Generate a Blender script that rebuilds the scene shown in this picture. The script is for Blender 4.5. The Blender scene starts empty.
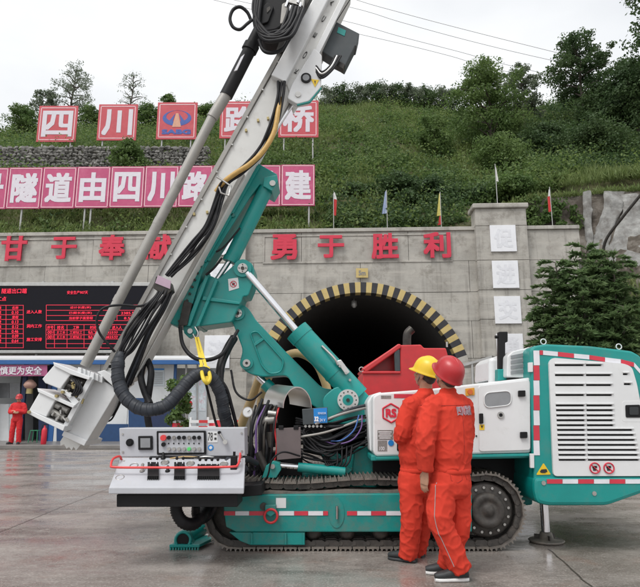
import bpy, bmesh, math, random
import numpy as np
from mathutils import Vector, Matrix, noise as mnoise
PI = math.pi
SC = bpy.context.scene
COL = SC.collection
# ------------------------------------------------------------------ camera
H = 1.33; FPX = 590.0; TH = math.atan(117.0 / 590.0); CT, ST = math.cos(TH), math.sin(TH)
cam_d = bpy.data.cameras.new('camera'); cam = bpy.data.objects.new('camera', cam_d); COL.objects.link(cam)
cam.location = (0, 0, H); cam.rotation_euler = (PI / 2 + TH, 0, 0)
cam_d.sensor_fit = 'HORIZONTAL'; cam_d.sensor_width = 36; cam_d.lens = 36 * FPX / 640
cam_d.clip_start = 0.05; cam_d.clip_end = 2000
SC.camera = cam
# ------------------------------------------------------------------ sky, sun, exposure
SUN_EL, SUN_AZ = math.radians(58), math.radians(215)      # azimuth clockwise from +Y: behind the camera, a little left
wd = bpy.data.worlds.new('World'); SC.world = wd; wd.use_nodes = True
nt = wd.node_tree; nt.nodes.clear()
sky = nt.nodes.new('ShaderNodeTexSky'); sky.sky_type = 'NISHITA'; sky.sun_disc = False
sky.sun_elevation = SUN_EL; sky.sun_rotation = SUN_AZ; sky.air_density = 1.0; sky.dust_density = 6.0; sky.ozone_density = 1.0
hs = nt.nodes.new('ShaderNodeHueSaturation'); hs.inputs['Saturation'].default_value = 0.10; hs.inputs['Value'].default_value = 1.0
tc = nt.nodes.new('ShaderNodeTexCoord'); mp = nt.nodes.new('ShaderNodeMapping'); mp.inputs['Scale'].default_value = (1, 1, 2.2)
nz = nt.nodes.new('ShaderNodeTexNoise'); nz.inputs['Scale'].default_value = 2.2; nz.inputs['Detail'].default_value = 5
cr = nt.nodes.new('ShaderNodeMapRange'); cr.inputs['From Min'].default_value = .3; cr.inputs['From Max'].default_value = .7
cr.inputs['To Min'].default_value = .0; cr.inputs['To Max'].default_value = 1.0
mx = nt.nodes.new('ShaderNodeMix'); mx.data_type = 'RGBA'; mx.inputs[0].default_value = .72      # overcast deck: thick even cloud over the clear sky
cl = nt.nodes.new('ShaderNodeMix'); cl.data_type = 'RGBA'
cl.inputs[6].default_value = (8.3, 8.6, 9.0, 1); cl.inputs[7].default_value = (11.0, 11.1, 11.2, 1)
bg = nt.nodes.new('ShaderNodeBackground'); bg.inputs['Strength'].default_value = 0.10
wo = nt.nodes.new('ShaderNodeOutputWorld')
L = nt.links.new
L(sky.outputs[0], hs.inputs['Color']); L(tc.outputs['Generated'], mp.inputs[0]); L(mp.outputs[0], nz.inputs['Vector'])
L(nz.outputs[0], cr.inputs[0]); L(cr.outputs[0], cl.inputs[0]); L(hs.outputs[0], mx.inputs[6]); L(cl.outputs[2], mx.inputs[7])
L(mx.outputs[2], bg.inputs[0]); L(bg.outputs[0], wo.inputs[0])
sd = bpy.data.lights.new('sun', 'SUN'); sd.energy = 1.5; sd.angle = math.radians(25); sd.color = (1, .97, .93)
so = bpy.data.objects.new('sun', sd); COL.objects.link(so)
sdir = Vector((math.sin(SUN_AZ) * math.cos(SUN_EL), math.cos(SUN_AZ) * math.cos(SUN_EL), math.sin(SUN_EL)))
so.rotation_euler = sdir.to_track_quat('Z', 'Y').to_euler(); so.location = sdir * 60
SC.view_settings.view_transform = 'Standard'; SC.view_settings.look = 'None'
SC.view_settings.exposure = 0.34; SC.view_settings.gamma = 1.0; SC.view_settings.use_curve_mapping = False

# ------------------------------------------------------------------ pixel <-> place
CAMP = Vector((0, 0, H))
def ray(px, py):
    yu = (293.5 - py) / FPX
    return Vector(((px - 320) / FPX, CT - ST * yu, ST + CT * yu))
def P(px, py, Y):
    d = ray(px, py); return CAMP + d * (Y / d.y)
def G(px, py, z=0.0):
    d = ray(px, py); return CAMP + d * ((z - H) / d.z)
def mpp(py, Y):                                   # metres per pixel at that depth
    return (Y / ray(320, py).y) / FPX
def PLN(px, py, a, b):                            # point on the vertical plane Y = a + b X
    d = ray(px, py); return CAMP + d * (a / (d.y - b * d.x))
# ------------------------------------------------------------------ scene helpers
def tag(o, label=None, cat=None, group=None, kind=None):
    if label: o['label'] = label
    if cat: o['category'] = cat
    if group: o['group'] = group
    if kind: o['kind'] = kind
    return o
def empty(name, loc, label=None, cat=None, group=None):
    o = bpy.data.objects.new(name, None); COL.objects.link(o); o.location = loc; o.empty_display_size = .1
    return tag(o, label, cat, group)
def rootloc(o):
    v = Vector((0, 0, 0))
    while o is not None:
        v = v + o.location; o = o.parent
    return v
def link(name, me, m, parent=None, loc=None, smooth=None):
    o = bpy.data.objects.new(name, me); COL.objects.link(o)
    if m is not None and len(me.materials) == 0: me.materials.append(m)
    if parent: o.parent = parent
    if loc is not None: o.location = loc
    return o
def frame(d):
    d = d.normalized(); a = Vector((0, 0, 1)) if abs(d.z) < .9 else Vector((1, 0, 0))
    u = d.cross(a).normalized(); return u, d.cross(u).normalized()
def catmull(pts, n=6):
    pts = [Vector(p) for p in pts]
    if len(pts) < 3: return pts
    q = [pts[0] * 2 - pts[1]] + pts + [pts[-1] * 2 - pts[-2]]; out = []
    for i in range(1, len(q) - 2):
        p0, p1, p2, p3 = q[i - 1:i + 3]
        for k in range(n):
            t = k / n
            out.append(.5 * ((2 * p1) + (p2 - p0) * t + (2 * p0 - 5 * p1 + 4 * p2 - p3) * t * t + (3 * p1 - p0 - 3 * p2 + p3) * t ** 3))
    return out + [pts[-1]]
class MB:
    def __init__(s): s.v = []; s.f = []; s.sm = []
    def add(s, vs, fs, smooth=False):
        b = len(s.v); s.v += [Vector(v) for v in vs]; s.f += [tuple(b + i for i in f) for f in fs]; s.sm += [smooth] * len(fs); return s
    def box(s, c, size, R=None):
        c = Vector(c); x, y, z = [k / 2 for k in size]
        vs = [Vector((a * x, b * y, d * z)) for a in (-1, 1) for b in (-1, 1) for d in (-1, 1)]
        if R is not None: vs = [R @ v for v in vs]
        return s.add([c + v for v in vs], [(0, 1, 3, 2), (4, 6, 7, 5), (0, 4, 5, 1), (2, 3, 7, 6), (0, 2, 6, 4), (1, 5, 7, 3)])
    def prism(s, pts, ext):
        n = len(pts); ext = Vector(ext); vs = [Vector(p) for p in pts] + [Vector(p) + ext for p in pts]
        nn = Vector((0, 0, 0))
        for i in range(n): nn += Vector(pts[i]).cross(Vector(pts[(i + 1) % n]))
        fs = [tuple(range(n)), tuple(range(2 * n - 1, n - 1, -1))] + [(i, i + n, (i + 1) % n + n, (i + 1) % n) for i in range(n)]
        if nn.dot(ext) > 0: fs = [tuple(reversed(f)) for f in fs]
        return s.add(vs, fs)
    def px(s, pts, Y, thick):                     # outline given in pixels at depth Y, real thickness away from the camera
        return s.prism([P(a, b, Y) for a, b in pts], (0, thick, 0))
    def cyl(s, p0, p1, r0, r1=None, seg=16, cap=True):
        p0, p1 = Vector(p0), Vector(p1); r1 = r0 if r1 is None else r1; u, w = frame(p1 - p0); vs = []
        for p, r in ((p0, r0), (p1, r1)):
            vs += [p + (u * math.cos(2 * PI * i / seg) + w * math.sin(2 * PI * i / seg)) * r for i in range(seg)]
        s.add(vs, [(i, (i + 1) % seg, seg + (i + 1) % seg, seg + i) for i in range(seg)], True)
        if cap:
            s.add(vs, [tuple(range(seg - 1, -1, -1)), tuple(range(seg, 2 * seg))])
        return s
    def tube(s, pts, r, seg=10, closed=False, cap=True):
        pts = [Vector(p) for p in pts]; n = len(pts); u = None; rings = []
        for i, p in enumerate(pts):
            if closed: d = pts[(i + 1) % n] - pts[i - 1]
            else: d = pts[min(i + 1, n - 1)] - pts[max(i - 1, 0)]
            if d.length < 1e-9: d = Vector((0, 0, 1))
            d.normalize()
            if u is None: u, _ = frame(d)
            u = (u - d * u.dot(d)).normalized(); w = d.cross(u)
            rr = r[i] if isinstance(r, (list, tuple)) else r
            rings.append([p + (u * math.cos(2 * PI * k / seg) + w * math.sin(2 * PI * k / seg)) * rr for k in range(seg)])
        vs = [v for g in rings for v in g]; m = n if closed else n - 1
        s.add(vs, [(i * seg + k, i * seg + (k + 1) % seg, ((i + 1) % n) * seg + (k + 1) % seg, ((i + 1) % n) * seg + k) for i in range(m) for k in range(seg)], True)
        if cap and not closed:
            s.add(rings[0], [tuple(range(seg - 1, -1, -1))]); s.add(rings[-1], [tuple(range(seg))])
        return s
    def loft(s, rings, cap=True, smooth=True):
        n = len(rings[0]); vs = [v for g in rings for v in g]
        s.add(vs, [(i * n + k, i * n + (k + 1) % n, (i + 1) * n + (k + 1) % n, (i + 1) * n + k) for i in range(len(rings) - 1) for k in range(n)], smooth)
        if cap: s.add(rings[0], [tuple(range(n - 1, -1, -1))]); s.add(rings[-1], [tuple(range(n))])
        return s
    def lathe(s, o, axis, prof, seg=20):          # prof: (distance along the axis, radius)
        o = Vector(o); axis = Vector(axis).normalized(); u, w = frame(axis)
        return s.loft([[o + axis * a + (u * math.cos(2 * PI * k / seg) + w * math.sin(2 * PI * k / seg)) * max(r, 1e-4) for k in range(seg)] for a, r in prof])
    def ball(s, c, r, R=None, nu=16, nv=10):
        c = Vector(c); r = (r, r, r) if not isinstance(r, (tuple, list)) else r; rings = []
        for j in range(nv + 1):
            t = PI * (j / nv - .5); cc, ss = max(math.cos(t), 1e-3), math.sin(t); g = []
            for k in range(nu):
                v = Vector((r[0] * cc * math.cos(2 * PI * k / nu), r[1] * cc * math.sin(2 * PI * k / nu), r[2] * ss))
                g.append(c + (R @ v if R is not None else v))
            rings.append(g)
        return s.loft(rings)
    def capsule(s, p0, p1, r0, r1, seg=14, n=4):
        p0, p1 = Vector(p0), Vector(p1); d = (p1 - p0); l = d.length; d.normalize(); pts = []; rs = []
        for k in range(n + 1):
            a = PI / 2 * k / n; pts.append(p0 - d * r0 * math.cos(a)); rs.append(max(r0 * math.sin(a), 1e-3))
        for k in range(n, -1, -1):
            a = PI / 2 * k / n; pts.append(p1 + d * r1 * math.cos(a)); rs.append(max(r1 * math.sin(a), 1e-3))
        return s.tube(pts, rs, seg)
    def text(s, t, c, w, h, ux=(1, 0, 0), uz=(0, 0, 1), depth=.004, bold=0):
        vs, fs = glyphs(t); c = Vector(c); ux = Vector(ux); uz = Vector(uz); nn = ux.cross(uz)   # front normal is towards -Y for ux=X, uz=Z
        e = bold * h; sh = [(0, 0)] if not bold else [(0, 0), (e, e), (-e, e), (-e, -e), (e, -e), (e, 0), (-e, 0), (0, e), (0, -e)]   # heavier stroke
        w2, h2 = w - 2 * e, h - 2 * e
        for i, (dx, dz) in enumerate(sh):
            k = depth * (1 - .03 * i)
            s.add([c + ux * (a * w2 + dx) + uz * (b * h2 + dz) + nn * (d * k) for a, b, d in vs], fs)
        return s
    def mesh(s, name, o=Vector((0, 0, 0))):
        me = bpy.data.meshes.new(name); me.from_pydata([v - o for v in s.v], [], s.f)
        me.polygons.foreach_set('use_smooth', s.sm); me.update(); return me
    def build(s, name, m, parent=None, bev=0, seg=2, smooth_all=False):
        o = rootloc(parent) if parent else Vector((0, 0, 0))
        me = s.mesh(name, o); ob = link(name, me, m, parent)
        if bev:
            b = ob.modifiers.new('bevel', 'BEVEL'); b.width = bev; b.segments = seg; b.limit_method = 'ANGLE'; b.angle_limit = math.radians(40); b.harden_normals = False
        return ob
_gl = {}
def glyphs(t, bold=0):
    if (t, bold) in _gl: return _gl[(t, bold)]
    cu = bpy.data.curves.new('t', 'FONT'); cu.body = t; cu.size = 1; cu.resolution_u = 4 if t.isascii() else 2; cu.offset = bold; cu.extrude = .5; cu.fill_mode = 'BOTH'
    ob = bpy.data.objects.new('t', cu); COL.objects.link(ob)
    dg = bpy.context.evaluated_depsgraph_get(); me = bpy.data.meshes.new_from_object(ob.evaluated_get(dg))
    n = len(me.vertices); a = np.empty(n * 3); me.vertices.foreach_get('co', a); a = a.reshape(-1, 3)
    lo, hi = a.min(0), a.max(0); sz = np.maximum(hi - lo, 1e-6); b = (a - (lo + hi) / 2) / sz
    fs = [tuple(p.vertices) for p in me.polygons]
    bpy.data.objects.remove(ob); bpy.data.curves.remove(cu); bpy.data.meshes.remove(me)
    _gl[(t, bold)] = ([tuple(x) for x in b.tolist()], fs); return _gl[(t, bold)]
def boolean_cut(ob, cutter_mb):
    cm = cutter_mb.mesh('cut', rootloc(ob)); co = bpy.data.objects.new('cut', cm); COL.objects.link(co); co.location = rootloc(ob)
    md = ob.modifiers.new('b', 'BOOLEAN'); md.operation = 'DIFFERENCE'; md.solver = 'EXACT'; md.object = co
    bpy.context.view_layer.update(); dg = bpy.context.evaluated_depsgraph_get(); me = bpy.data.meshes.new_from_object(ob.evaluated_get(dg))
    ob.modifiers.clear(); old = ob.data; ob.data = me; bpy.data.meshes.remove(old); bpy.data.objects.remove(co); bpy.data.meshes.remove(cm); return ob
def remesh(mb, voxel, smooth=2, disp=None, o=Vector((0, 0, 0)), fac=.5):
    me = mb.mesh('r', o); ob = bpy.data.objects.new('r', me); COL.objects.link(ob)
    r = ob.modifiers.new('r', 'REMESH'); r.mode = 'VOXEL'; r.voxel_size = voxel; r.use_smooth_shade = True
    if smooth:
        q = ob.modifiers.new('s', 'SMOOTH'); q.iterations = smooth; q.factor = fac
    bpy.context.view_layer.update(); dg = bpy.context.evaluated_depsgraph_get(); me2 = bpy.data.meshes.new_from_object(ob.evaluated_get(dg))
    bpy.data.objects.remove(ob); bpy.data.meshes.remove(me)
    if disp:
        n = len(me2.vertices); co = [v.co + v.normal * disp(v.co + o, v.normal) for v in me2.vertices]
        for v, c in zip(me2.vertices, co): v.co = c
    me2.polygons.foreach_set('use_smooth', [True] * len(me2.polygons)); me2.update(); return me2
def quads_mesh(name, V):                          # V: (n,4,3) array of separate quads
    n = V.shape[0]; me = bpy.data.meshes.new(name)
    me.vertices.add(n * 4); me.vertices.foreach_set('co', V.reshape(-1).astype(np.float32))
    me.loops.add(n * 4); me.loops.foreach_set('vertex_index', np.arange(n * 4, dtype=np.int32))
    me.polygons.add(n); me.polygons.foreach_set('loop_start', np.arange(0, n * 4, 4, dtype=np.int32)); me.polygons.foreach_set('loop_total', np.full(n, 4, dtype=np.int32))
    me.update(calc_edges=True); me.validate(); return me

# ------------------------------------------------------------------ materials
def srgb(*c): return tuple(((x / 255) / 12.92 if x / 255 <= .04045 else ((x / 255 + .055) / 1.055) ** 2.4) for x in c)
def mat(name, col, rough=.5, metal=0.0, var=.12, scale=6.0, bump=0.0, bscale=80.0, dirt=None, dcol=(.09, .075, .06), dscale=5.0, spec=.5, coat=0.0, emit=None, rvar=.1, stretch=None, drange=(.5, .75)):
    m = bpy.data.materials.new(name); m.use_nodes = True; nt = m.node_tree; N = nt.nodes; L = nt.links.new; b = N['Principled BSDF']
    ge = N.new('ShaderNodeNewGeometry'); vec = ge.outputs['Position']
    n1 = N.new('ShaderNodeTexNoise'); n1.inputs['Scale'].default_value = scale; n1.inputs['Detail'].default_value = 6; n1.inputs['Roughness'].default_value = .6
    if stretch:
        mp = N.new('ShaderNodeMapping'); mp.inputs['Scale'].default_value = stretch; L(vec, mp.inputs[0]); L(mp.outputs[0], n1.inputs['Vector'])
    else: L(vec, n1.inputs['Vector'])
    mr = N.new('ShaderNodeMapRange'); mr.inputs['From Min'].default_value = .25; mr.inputs['From Max'].default_value = .75; L(n1.outputs[0], mr.inputs[0])
    mi = N.new('ShaderNodeMix'); mi.data_type = 'RGBA'
    mi.inputs[6].default_value = (*[c * (1 - var) for c in col], 1); mi.inputs[7].default_value = (*[min(1, c * (1 + var)) for c in col], 1)
    L(mr.outputs[0], mi.inputs[0]); out = mi.outputs[2]
    if dirt:
        n2 = N.new('ShaderNodeTexNoise'); n2.inputs['Scale'].default_value = dscale; n2.inputs['Detail'].default_value = 8; n2.inputs['Roughness'].default_value = .7; L(vec, n2.inputs['Vector'])
        m2 = N.new('ShaderNodeMapRange'); m2.inputs['From Min'].default_value = drange[0]; m2.inputs['From Max'].default_value = drange[1]; m2.inputs['To Max'].default_value = dirt; L(n2.outputs[0], m2.inputs[0])
        x = N.new('ShaderNodeMix'); x.data_type = 'RGBA'; x.inputs[7].default_value = (*dcol, 1); L(m2.outputs[0], x.inputs[0]); L(out, x.inputs[6]); out = x.outputs[2]
    L(out, b.inputs['Base Color'])
    r2 = N.new('ShaderNodeMapRange'); r2.inputs['To Min'].default_value = max(0, rough - rvar); r2.inputs['To Max'].default_value = min(1, rough + rvar); L(n1.outputs[0], r2.inputs[0]); L(r2.outputs[0], b.inputs['Roughness'])
    b.inputs['Metallic'].default_value = metal; b.inputs['Specular IOR Level'].default_value = spec; b.inputs['Coat Weight'].default_value = coat; b.inputs['Coat Roughness'].default_value = .15
    if bump:
        n3 = N.new('ShaderNodeTexNoise'); n3.inputs['Scale'].default_value = bscale; n3.inputs['Detail'].default_value = 5; L(vec, n3.inputs['Vector'])
        bp = N.new('ShaderNodeBump'); bp.inputs['Strength'].default_value = min(1, bump); bp.inputs['Distance'].default_value = .02; L(n3.outputs[0], bp.inputs['Height']); L(bp.outputs[0], b.inputs['Normal'])
    if emit: b.inputs['Emission Color'].default_value = (*emit[:3], 1); b.inputs['Emission Strength'].default_value = emit[3]
    return m
def leafmat(name, c1, c2, c3, s1=.35, s2=7.0, trans=.3):
    m = bpy.data.materials.new(name); m.use_nodes = True; nt = m.node_tree; N = nt.nodes; L = nt.links.new; b = N['Principled BSDF']
    ge = N.new('ShaderNodeNewGeometry'); cols = []
    def noi(s):
        n = N.new('ShaderNodeTexNoise'); n.inputs['Scale'].default_value = s; n.inputs['Detail'].default_value = 3; L(ge.outputs['Position'], n.inputs['Vector'])
        r = N.new('ShaderNodeMapRange'); r.inputs['From Min'].default_value = .35; r.inputs['From Max'].default_value = .65; L(n.outputs[0], r.inputs[0]); return r.outputs[0]
    a = N.new('ShaderNodeMix'); a.data_type = 'RGBA'; a.inputs[6].default_value = (*c1, 1); a.inputs[7].default_value = (*c2, 1); L(noi(s1), a.inputs[0])
    d = N.new('ShaderNodeMix'); d.data_type = 'RGBA'; L(a.outputs[2], d.inputs[6]); d.inputs[7].default_value = (*c3, 1)
    k = N.new('ShaderNodeMath'); k.operation = 'MULTIPLY'; k.inputs[1].default_value = .6; L(noi(s2), k.inputs[0]); L(k.outputs[0], d.inputs[0])
    L(d.outputs[2], b.inputs['Base Color']); b.inputs['Roughness'].default_value = .55; b.inputs['Specular IOR Level'].default_value = .3
    tr = N.new('ShaderNodeBsdfTranslucent'); L(d.outputs[2], tr.inputs[0]); ms = N.new('ShaderNodeMixShader'); ms.inputs[0].default_value = trans
    L(b.outputs[0], ms.inputs[1]); L(tr.outputs[0], ms.inputs[2]); L(ms.outputs[0], N['Material Output'].inputs[0]); return m
M = {}
M['teal'] = mat('teal paint', (.0, .25, .228), .4, var=.12, scale=3, dirt=.5, dcol=(.10, .17, .15), dscale=6, coat=.2, bump=.03, drange=(.5, .8))
M['teal_dirty'] = mat('dusty teal paint', (.002, .225, .205), .5, var=.15, scale=4, dirt=.75, dcol=(.13, .145, .12), dscale=6, drange=(.45, .75), bump=.05)
M['white'] = mat('white enamel', (.66, .67, .675), .35, var=.05, scale=3, dirt=.4, dcol=(.42, .4, .36), dscale=7, coat=.2, drange=(.55, .85))
M['mast_white'] = mat('worn white mast paint', (.64, .64, .62), .45, var=.06, scale=5, dirt=.4, dcol=(.28, .24, .19), dscale=6, drange=(.55, .8), bump=.04)
M['panel_grey'] = mat('light grey panel paint', (.43, .44, .47), .45, var=.06, scale=6, dirt=.25, dcol=(.38, .37, .36), dscale=9)
M['black'] = mat('black plastic', (.011, .011, .012), .5, var=.3, spec=.22)
M['rubber'] = mat('black hose rubber', (.012, .012, .014), .5, var=.4, scale=12, spec=.25, dirt=.3, dcol=(.08, .075, .07), dscale=9)
M['wrap'] = mat('grey spiral hose wrap', (.03, .034, .042), .5, var=.35, scale=12, spec=.3, dirt=.3, dcol=(.12, .12, .12), dscale=9)
M['steel'] = mat('bare steel', (.45, .44, .42), .35, 1.0, var=.2, scale=12)
M['chrome'] = mat('chromed rod', (.78, .78, .8), .12, 1.0, var=.05, rvar=.04)
M['rod'] = mat('grey drill rod', (.33, .32, .30), .5, .35, var=.2, scale=7, dirt=.5, dcol=(.2, .17, .13), dscale=7, drange=(.5, .8))
M['dark_steel'] = mat('dark oily steel', (.05, .047, .043), .45, .6, var=.4, scale=10, dirt=.5, dcol=(.10, .08, .06))
M['track'] = mat('muddy track steel', (.17, .155, .14), .55, .35, var=.4, scale=14, dirt=.7, dcol=(.23, .2, .165), dscale=10, bump=.15, bscale=40, drange=(.42, .65))
M['track_dark'] = mat('dark muddy casting', (.06, .055, .05), .6, .2, var=.4, scale=14, dirt=.6, dcol=(.15, .13, .11), dscale=9, bump=.2, bscale=30)
M['red'] = mat('red paint', (.55, .03, .035), .35, var=.12, dirt=.25, dcol=(.25, .06, .05))
M['red_tape'] = mat('red reflective tape', (.55, .035, .06), .35, var=.12)
M['white_tape'] = mat('white reflective tape', (.68, .68, .72), .35, var=.1)
M['rail_red'] = mat('red rail', (.65, .05, .05), .3, var=.05)
M['silver'] = mat('brushed aluminium', (.6, .59, .57), .32, .9, var=.06, scale=2, rvar=.05)
M['box_grey'] = mat('dark grey box', (.045, .055, .06), .5, var=.2, dirt=.2, dcol=(.12, .12, .12))
M['brown_plate'] = mat('brown plate', (.13, .105, .105), .5, var=.15)
M['blue_sticker'] = mat('blue sticker', (.01, .2, .55), .35, var=.1)
M['yellow'] = mat('warning yellow', (.75, .5, .02), .45, var=.08)
M['strap'] = mat('yellow webbing', (.7, .53, .05), .7, var=.15, bump=.2, bscale=200)
M['tan'] = mat('tan hose', (.52, .36, .17), .5, var=.15, scale=10)
M['orange_hose'] = mat('ochre hose', (.50, .31, .09), .45, var=.2, scale=20)
M['gold'] = mat('zinc fitting', (.38, .31, .15), .45, .7)
M['glass_dark'] = mat('dark glass', (.02, .022, .024), .08, var=.1, rvar=.03)
M['glass_grey'] = mat('grey pane', (.23, .24, .25), .12, var=.15, rvar=.04)
M['ink_red'] = mat('red print', (.6, .02, .05), .5)
M['ink_black'] = mat('black print', (.02, .02, .02), .5)
M['ink_white'] = mat('white print', (.78, .78, .8), .5)
M['ink_grey'] = mat('grey label', (.22, .21, .2), .5, var=.3, scale=60)
M['purple'] = mat('purple cable', (.15, .08, .25), .45); M['blue_cable'] = mat('blue cable', (.05, .14, .4), .45)
M['green_led'] = mat('green button', (.1, .6, .15), .4)
# ================================================================== SETTING
def wall_mat():
    m = mat('stained concrete', (.375, .36, .328), .85, var=.24, scale=1.1, dirt=.45, dcol=(.25, .23, .2), dscale=.7, bump=.3, bscale=12, drange=(.45, .7)); nt = m.node_tree; N = nt.nodes; L = nt.links.new; b = N['Principled BSDF']
    src = b.inputs['Base Color'].links[0].from_socket; ge = N.new('ShaderNodeNewGeometry')
    def lay(src, st, sc, lo, hi, amt, col):
        mp = N.new('ShaderNodeMapping'); mp.inputs['Scale'].default_value = st; L(ge.outputs['Position'], mp.inputs[0]); n = N.new('ShaderNodeTexNoise'); n.inputs['Scale'].default_value = sc; n.inputs['Detail'].default_value = 7; n.inputs['Roughness'].default_value = .7; L(mp.outputs[0], n.inputs['Vector'])
        r = N.new('ShaderNodeMapRange'); r.inputs['From Min'].default_value = lo; r.inputs['From Max'].default_value = hi; r.inputs['To Max'].default_value = amt; L(n.outputs[0], r.inputs[0]); x = N.new('ShaderNodeMix'); x.data_type = 'RGBA'; x.inputs[7].default_value = (*col, 1); L(r.outputs[0], x.inputs[0]); L(src, x.inputs[6]); return x.outputs[2]
    src = lay(src, (3.2, 3.2, .10), 1.0, .52, .68, .6, (.15, .14, .125))       # rain streaks
    src = lay(src, (.25, .25, 2.6), 1.0, .48, .66, .6, (.47, .445, .4))       # pale pour bands
    src = lay(src, (1, 1, 1), 1.6, .52, .66, .65, (.19, .175, .15))
    L(src, b.inputs['Base Color']); return m
M['wall'] = wall_mat()
M['wall_dark'] = mat('joint concrete', (.13, .125, .115), .9, var=.2)
M['bore'] = mat('dark bore concrete', (.045, .043, .042), .9, var=.3)  # bore concrete, much darker than the portal wall
M['ring_y'] = mat('faded yellow paint', (.52, .40, .16), .7, var=.2, scale=3, dirt=.45, dcol=(.2, .17, .12), dscale=3)
M['ring_k'] = mat('black paint', (.03, .03, .035), .7, var=.3)
M['letter'] = mat('red letter', (.56, .025, .06), .5, var=.1, scale=2)
M['sign_red'] = mat('faded red sign', (.50, .062, .082), .5, var=.08, scale=1.5, dirt=.2, dcol=(.7, .25, .25), dscale=2)
M['sign_pink'] = mat('faded pink sign', (.45, .062, .16), .5, var=.1, scale=1.0, dirt=.25, dcol=(.65, .25, .35), dscale=2)
M['sign_white'] = mat('pale sign print', (.64, .61, .66), .5, var=.05)
M['sign_edge'] = mat('pale pink line', (.75, .5, .53), .5)
M['logo_blue'] = mat('logo blue', (.05, .10, .36), .5); M['logo_sand'] = mat('logo sand', (.62, .33, .22), .5)
M['post'] = mat('galvanised post', (.42, .42, .41), .5, .5)
M['stone'] = mat('rubble stone', (.17, .165, .155), .85, var=.65, scale=2.2, bump=.4, bscale=9)
M['mortar'] = mat('dark mortar', (.09, .085, .075), .9, var=.3)
M['soil'] = mat('hillside soil', (.085, .085, .035), .95, var=.4, scale=.8, bump=.5, bscale=4)
M['dirt'] = mat('brown earth cut', (.085, .07, .055), .95, var=.6, scale=1.2, bump=.9, bscale=4, dirt=.8, dcol=(.19, .175, .155), dscale=1.2, drange=(.45, .62))
M['shot'] = mat('grey shotcrete', (.24, .24, .23), .9, var=.4, scale=3, bump=.9, bscale=5, dirt=.75, dcol=(.13, .12, .11), dscale=1.8, drange=(.45, .62))
M['rock'] = mat('slope rock', (.25, .235, .2), .9, var=.35, scale=1.4, bump=.6, bscale=6, dirt=.5, dcol=(.1, .1, .05), dscale=2)
M['led_off'] = mat('led board face', (.008, .008, .012), .7, var=.15, spec=.15)
M['led_on'] = mat('lit red led', (.5, .01, .03), .5, emit=(1, .03, .08, .75))
M['led_dim'] = mat('dim red led', (.4, .01, .03), .5, emit=(1, .04, .09, .35))
M['white_panel'] = mat('white panel', (.74, .75, .78), .5, var=.05, scale=2, dirt=.15, dcol=(.5, .5, .5))
M['panel_ghost'] = mat('worn off lettering', (.67, .68, .715), .5)
# ---- ground: one wet concrete sheet to the horizon
def ground_mat():
    m = bpy.data.materials.new('wet concrete yard'); m.use_nodes = True; nt = m.node_tree; N = nt.nodes; L = nt.links.new; b = N['Principled BSDF']
    ge = N.new('ShaderNodeNewGeometry')
    def noi(s, d=8, r=.62, st=(1, 1, 1)):
        mp = N.new('ShaderNodeMapping'); mp.inputs['Scale'].default_value = st; L(ge.outputs['Position'], mp.inputs[0])
        n = N.new('ShaderNodeTexNoise'); n.inputs['Scale'].default_value = s; n.inputs['Detail'].default_value = d; n.inputs['Roughness'].default_value = r; L(mp.outputs[0], n.inputs['Vector']); return n.outputs[0]
    def rng(x, a, c, o0=0, o1=1):
        r = N.new('ShaderNodeMapRange'); r.inputs['From Min'].default_value = a; r.inputs['From Max'].default_value = c; r.inputs['To Min'].default_value = o0; r.inputs['To Max'].default_value = o1; L(x, r.inputs[0]); return r.outputs[0]
    def mixc(f, a, c):
        x = N.new('ShaderNodeMix'); x.data_type = 'RGBA'; L(f, x.inputs[0])
        for k, q in ((6, a), (7, c)):
            if isinstance(q, tuple): x.inputs[k].default_value = (*q, 1)
            else: L(q, x.inputs[k])
        return x.outputs[2]
    big = noi(.45, 6, .6, (.7, 1, 1)); mid = noi(2.2, 8, .66, (.7, 1.3, 1)); sm = noi(11, 6, .68); fine = noi(55, 2, .6)
    c = mixc(rng(big, .38, .62), (.19, .168, .152), (.30, .274, .252))
    c = mixc(rng(noi(.9, 7, .62, (.5, 1.3, 1)), .50, .60, 0, .75), c, (.13, .112, .10))
    c = mixc(rng(mid, .50, .66, 0, .55), c, (.36, .325, .295))
    c = mixc(rng(mid, .45, .33, 0, .5), c, (.13, .108, .093))
    c = mixc(rng(noi(1.1, 6, .65), .55, .68, 0, .5), c, (.27, .175, .14))
    c = mixc(rng(sm, .54, .68, 0, .4), c, (.38, .35, .32))
    c = mixc(rng(sm, .44, .32, 0, .4), c, (.12, .1, .085))
    c = mixc(rng(fine, .57, .66, 0, .6), c, (.45, .42, .39))
    c = mixc(rng(fine, .42, .33, 0, .45), c, (.09, .075, .065))
    L(c, b.inputs['Base Color'])
    wet = N.new('ShaderNodeMath'); wet.operation = 'ADD'; L(rng(noi(1.0, 8, .68, (.6, 1.1, 1)), .40, .60, .09, .38), wet.inputs[0]); L(rng(sm, .3, .7, -.04, .10), wet.inputs[1]); L(wet.outputs[0], b.inputs['Roughness'])
    b.inputs['Specular IOR Level'].default_value = .5
    bp = N.new('ShaderNodeBump'); bp.inputs['Strength'].default_value = .16; bp.inputs['Distance'].default_value = .008
    ad = N.new('ShaderNodeMath'); ad.operation = 'ADD'; L(rng(mid, 0, 1, 0, .7), ad.inputs[0]); L(rng(fine, .3, .7, 0, .10), ad.inputs[1]); L(ad.outputs[0], bp.inputs['Height']); L(bp.outputs[0], b.inputs['Normal'])
    return m
M['ground'] = ground_mat()
g = MB(); g.add([(-400, -300, 0), (400, -300, 0), (400, 600, 0), (-400, 600, 0)], [(0, 1, 2, 3)])
ground = tag(g.build('ground', M['ground']), kind='structure')
M['joint'] = mat('dark wet joint', (.07, .06, .052), .3, var=.5, scale=9)
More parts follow.
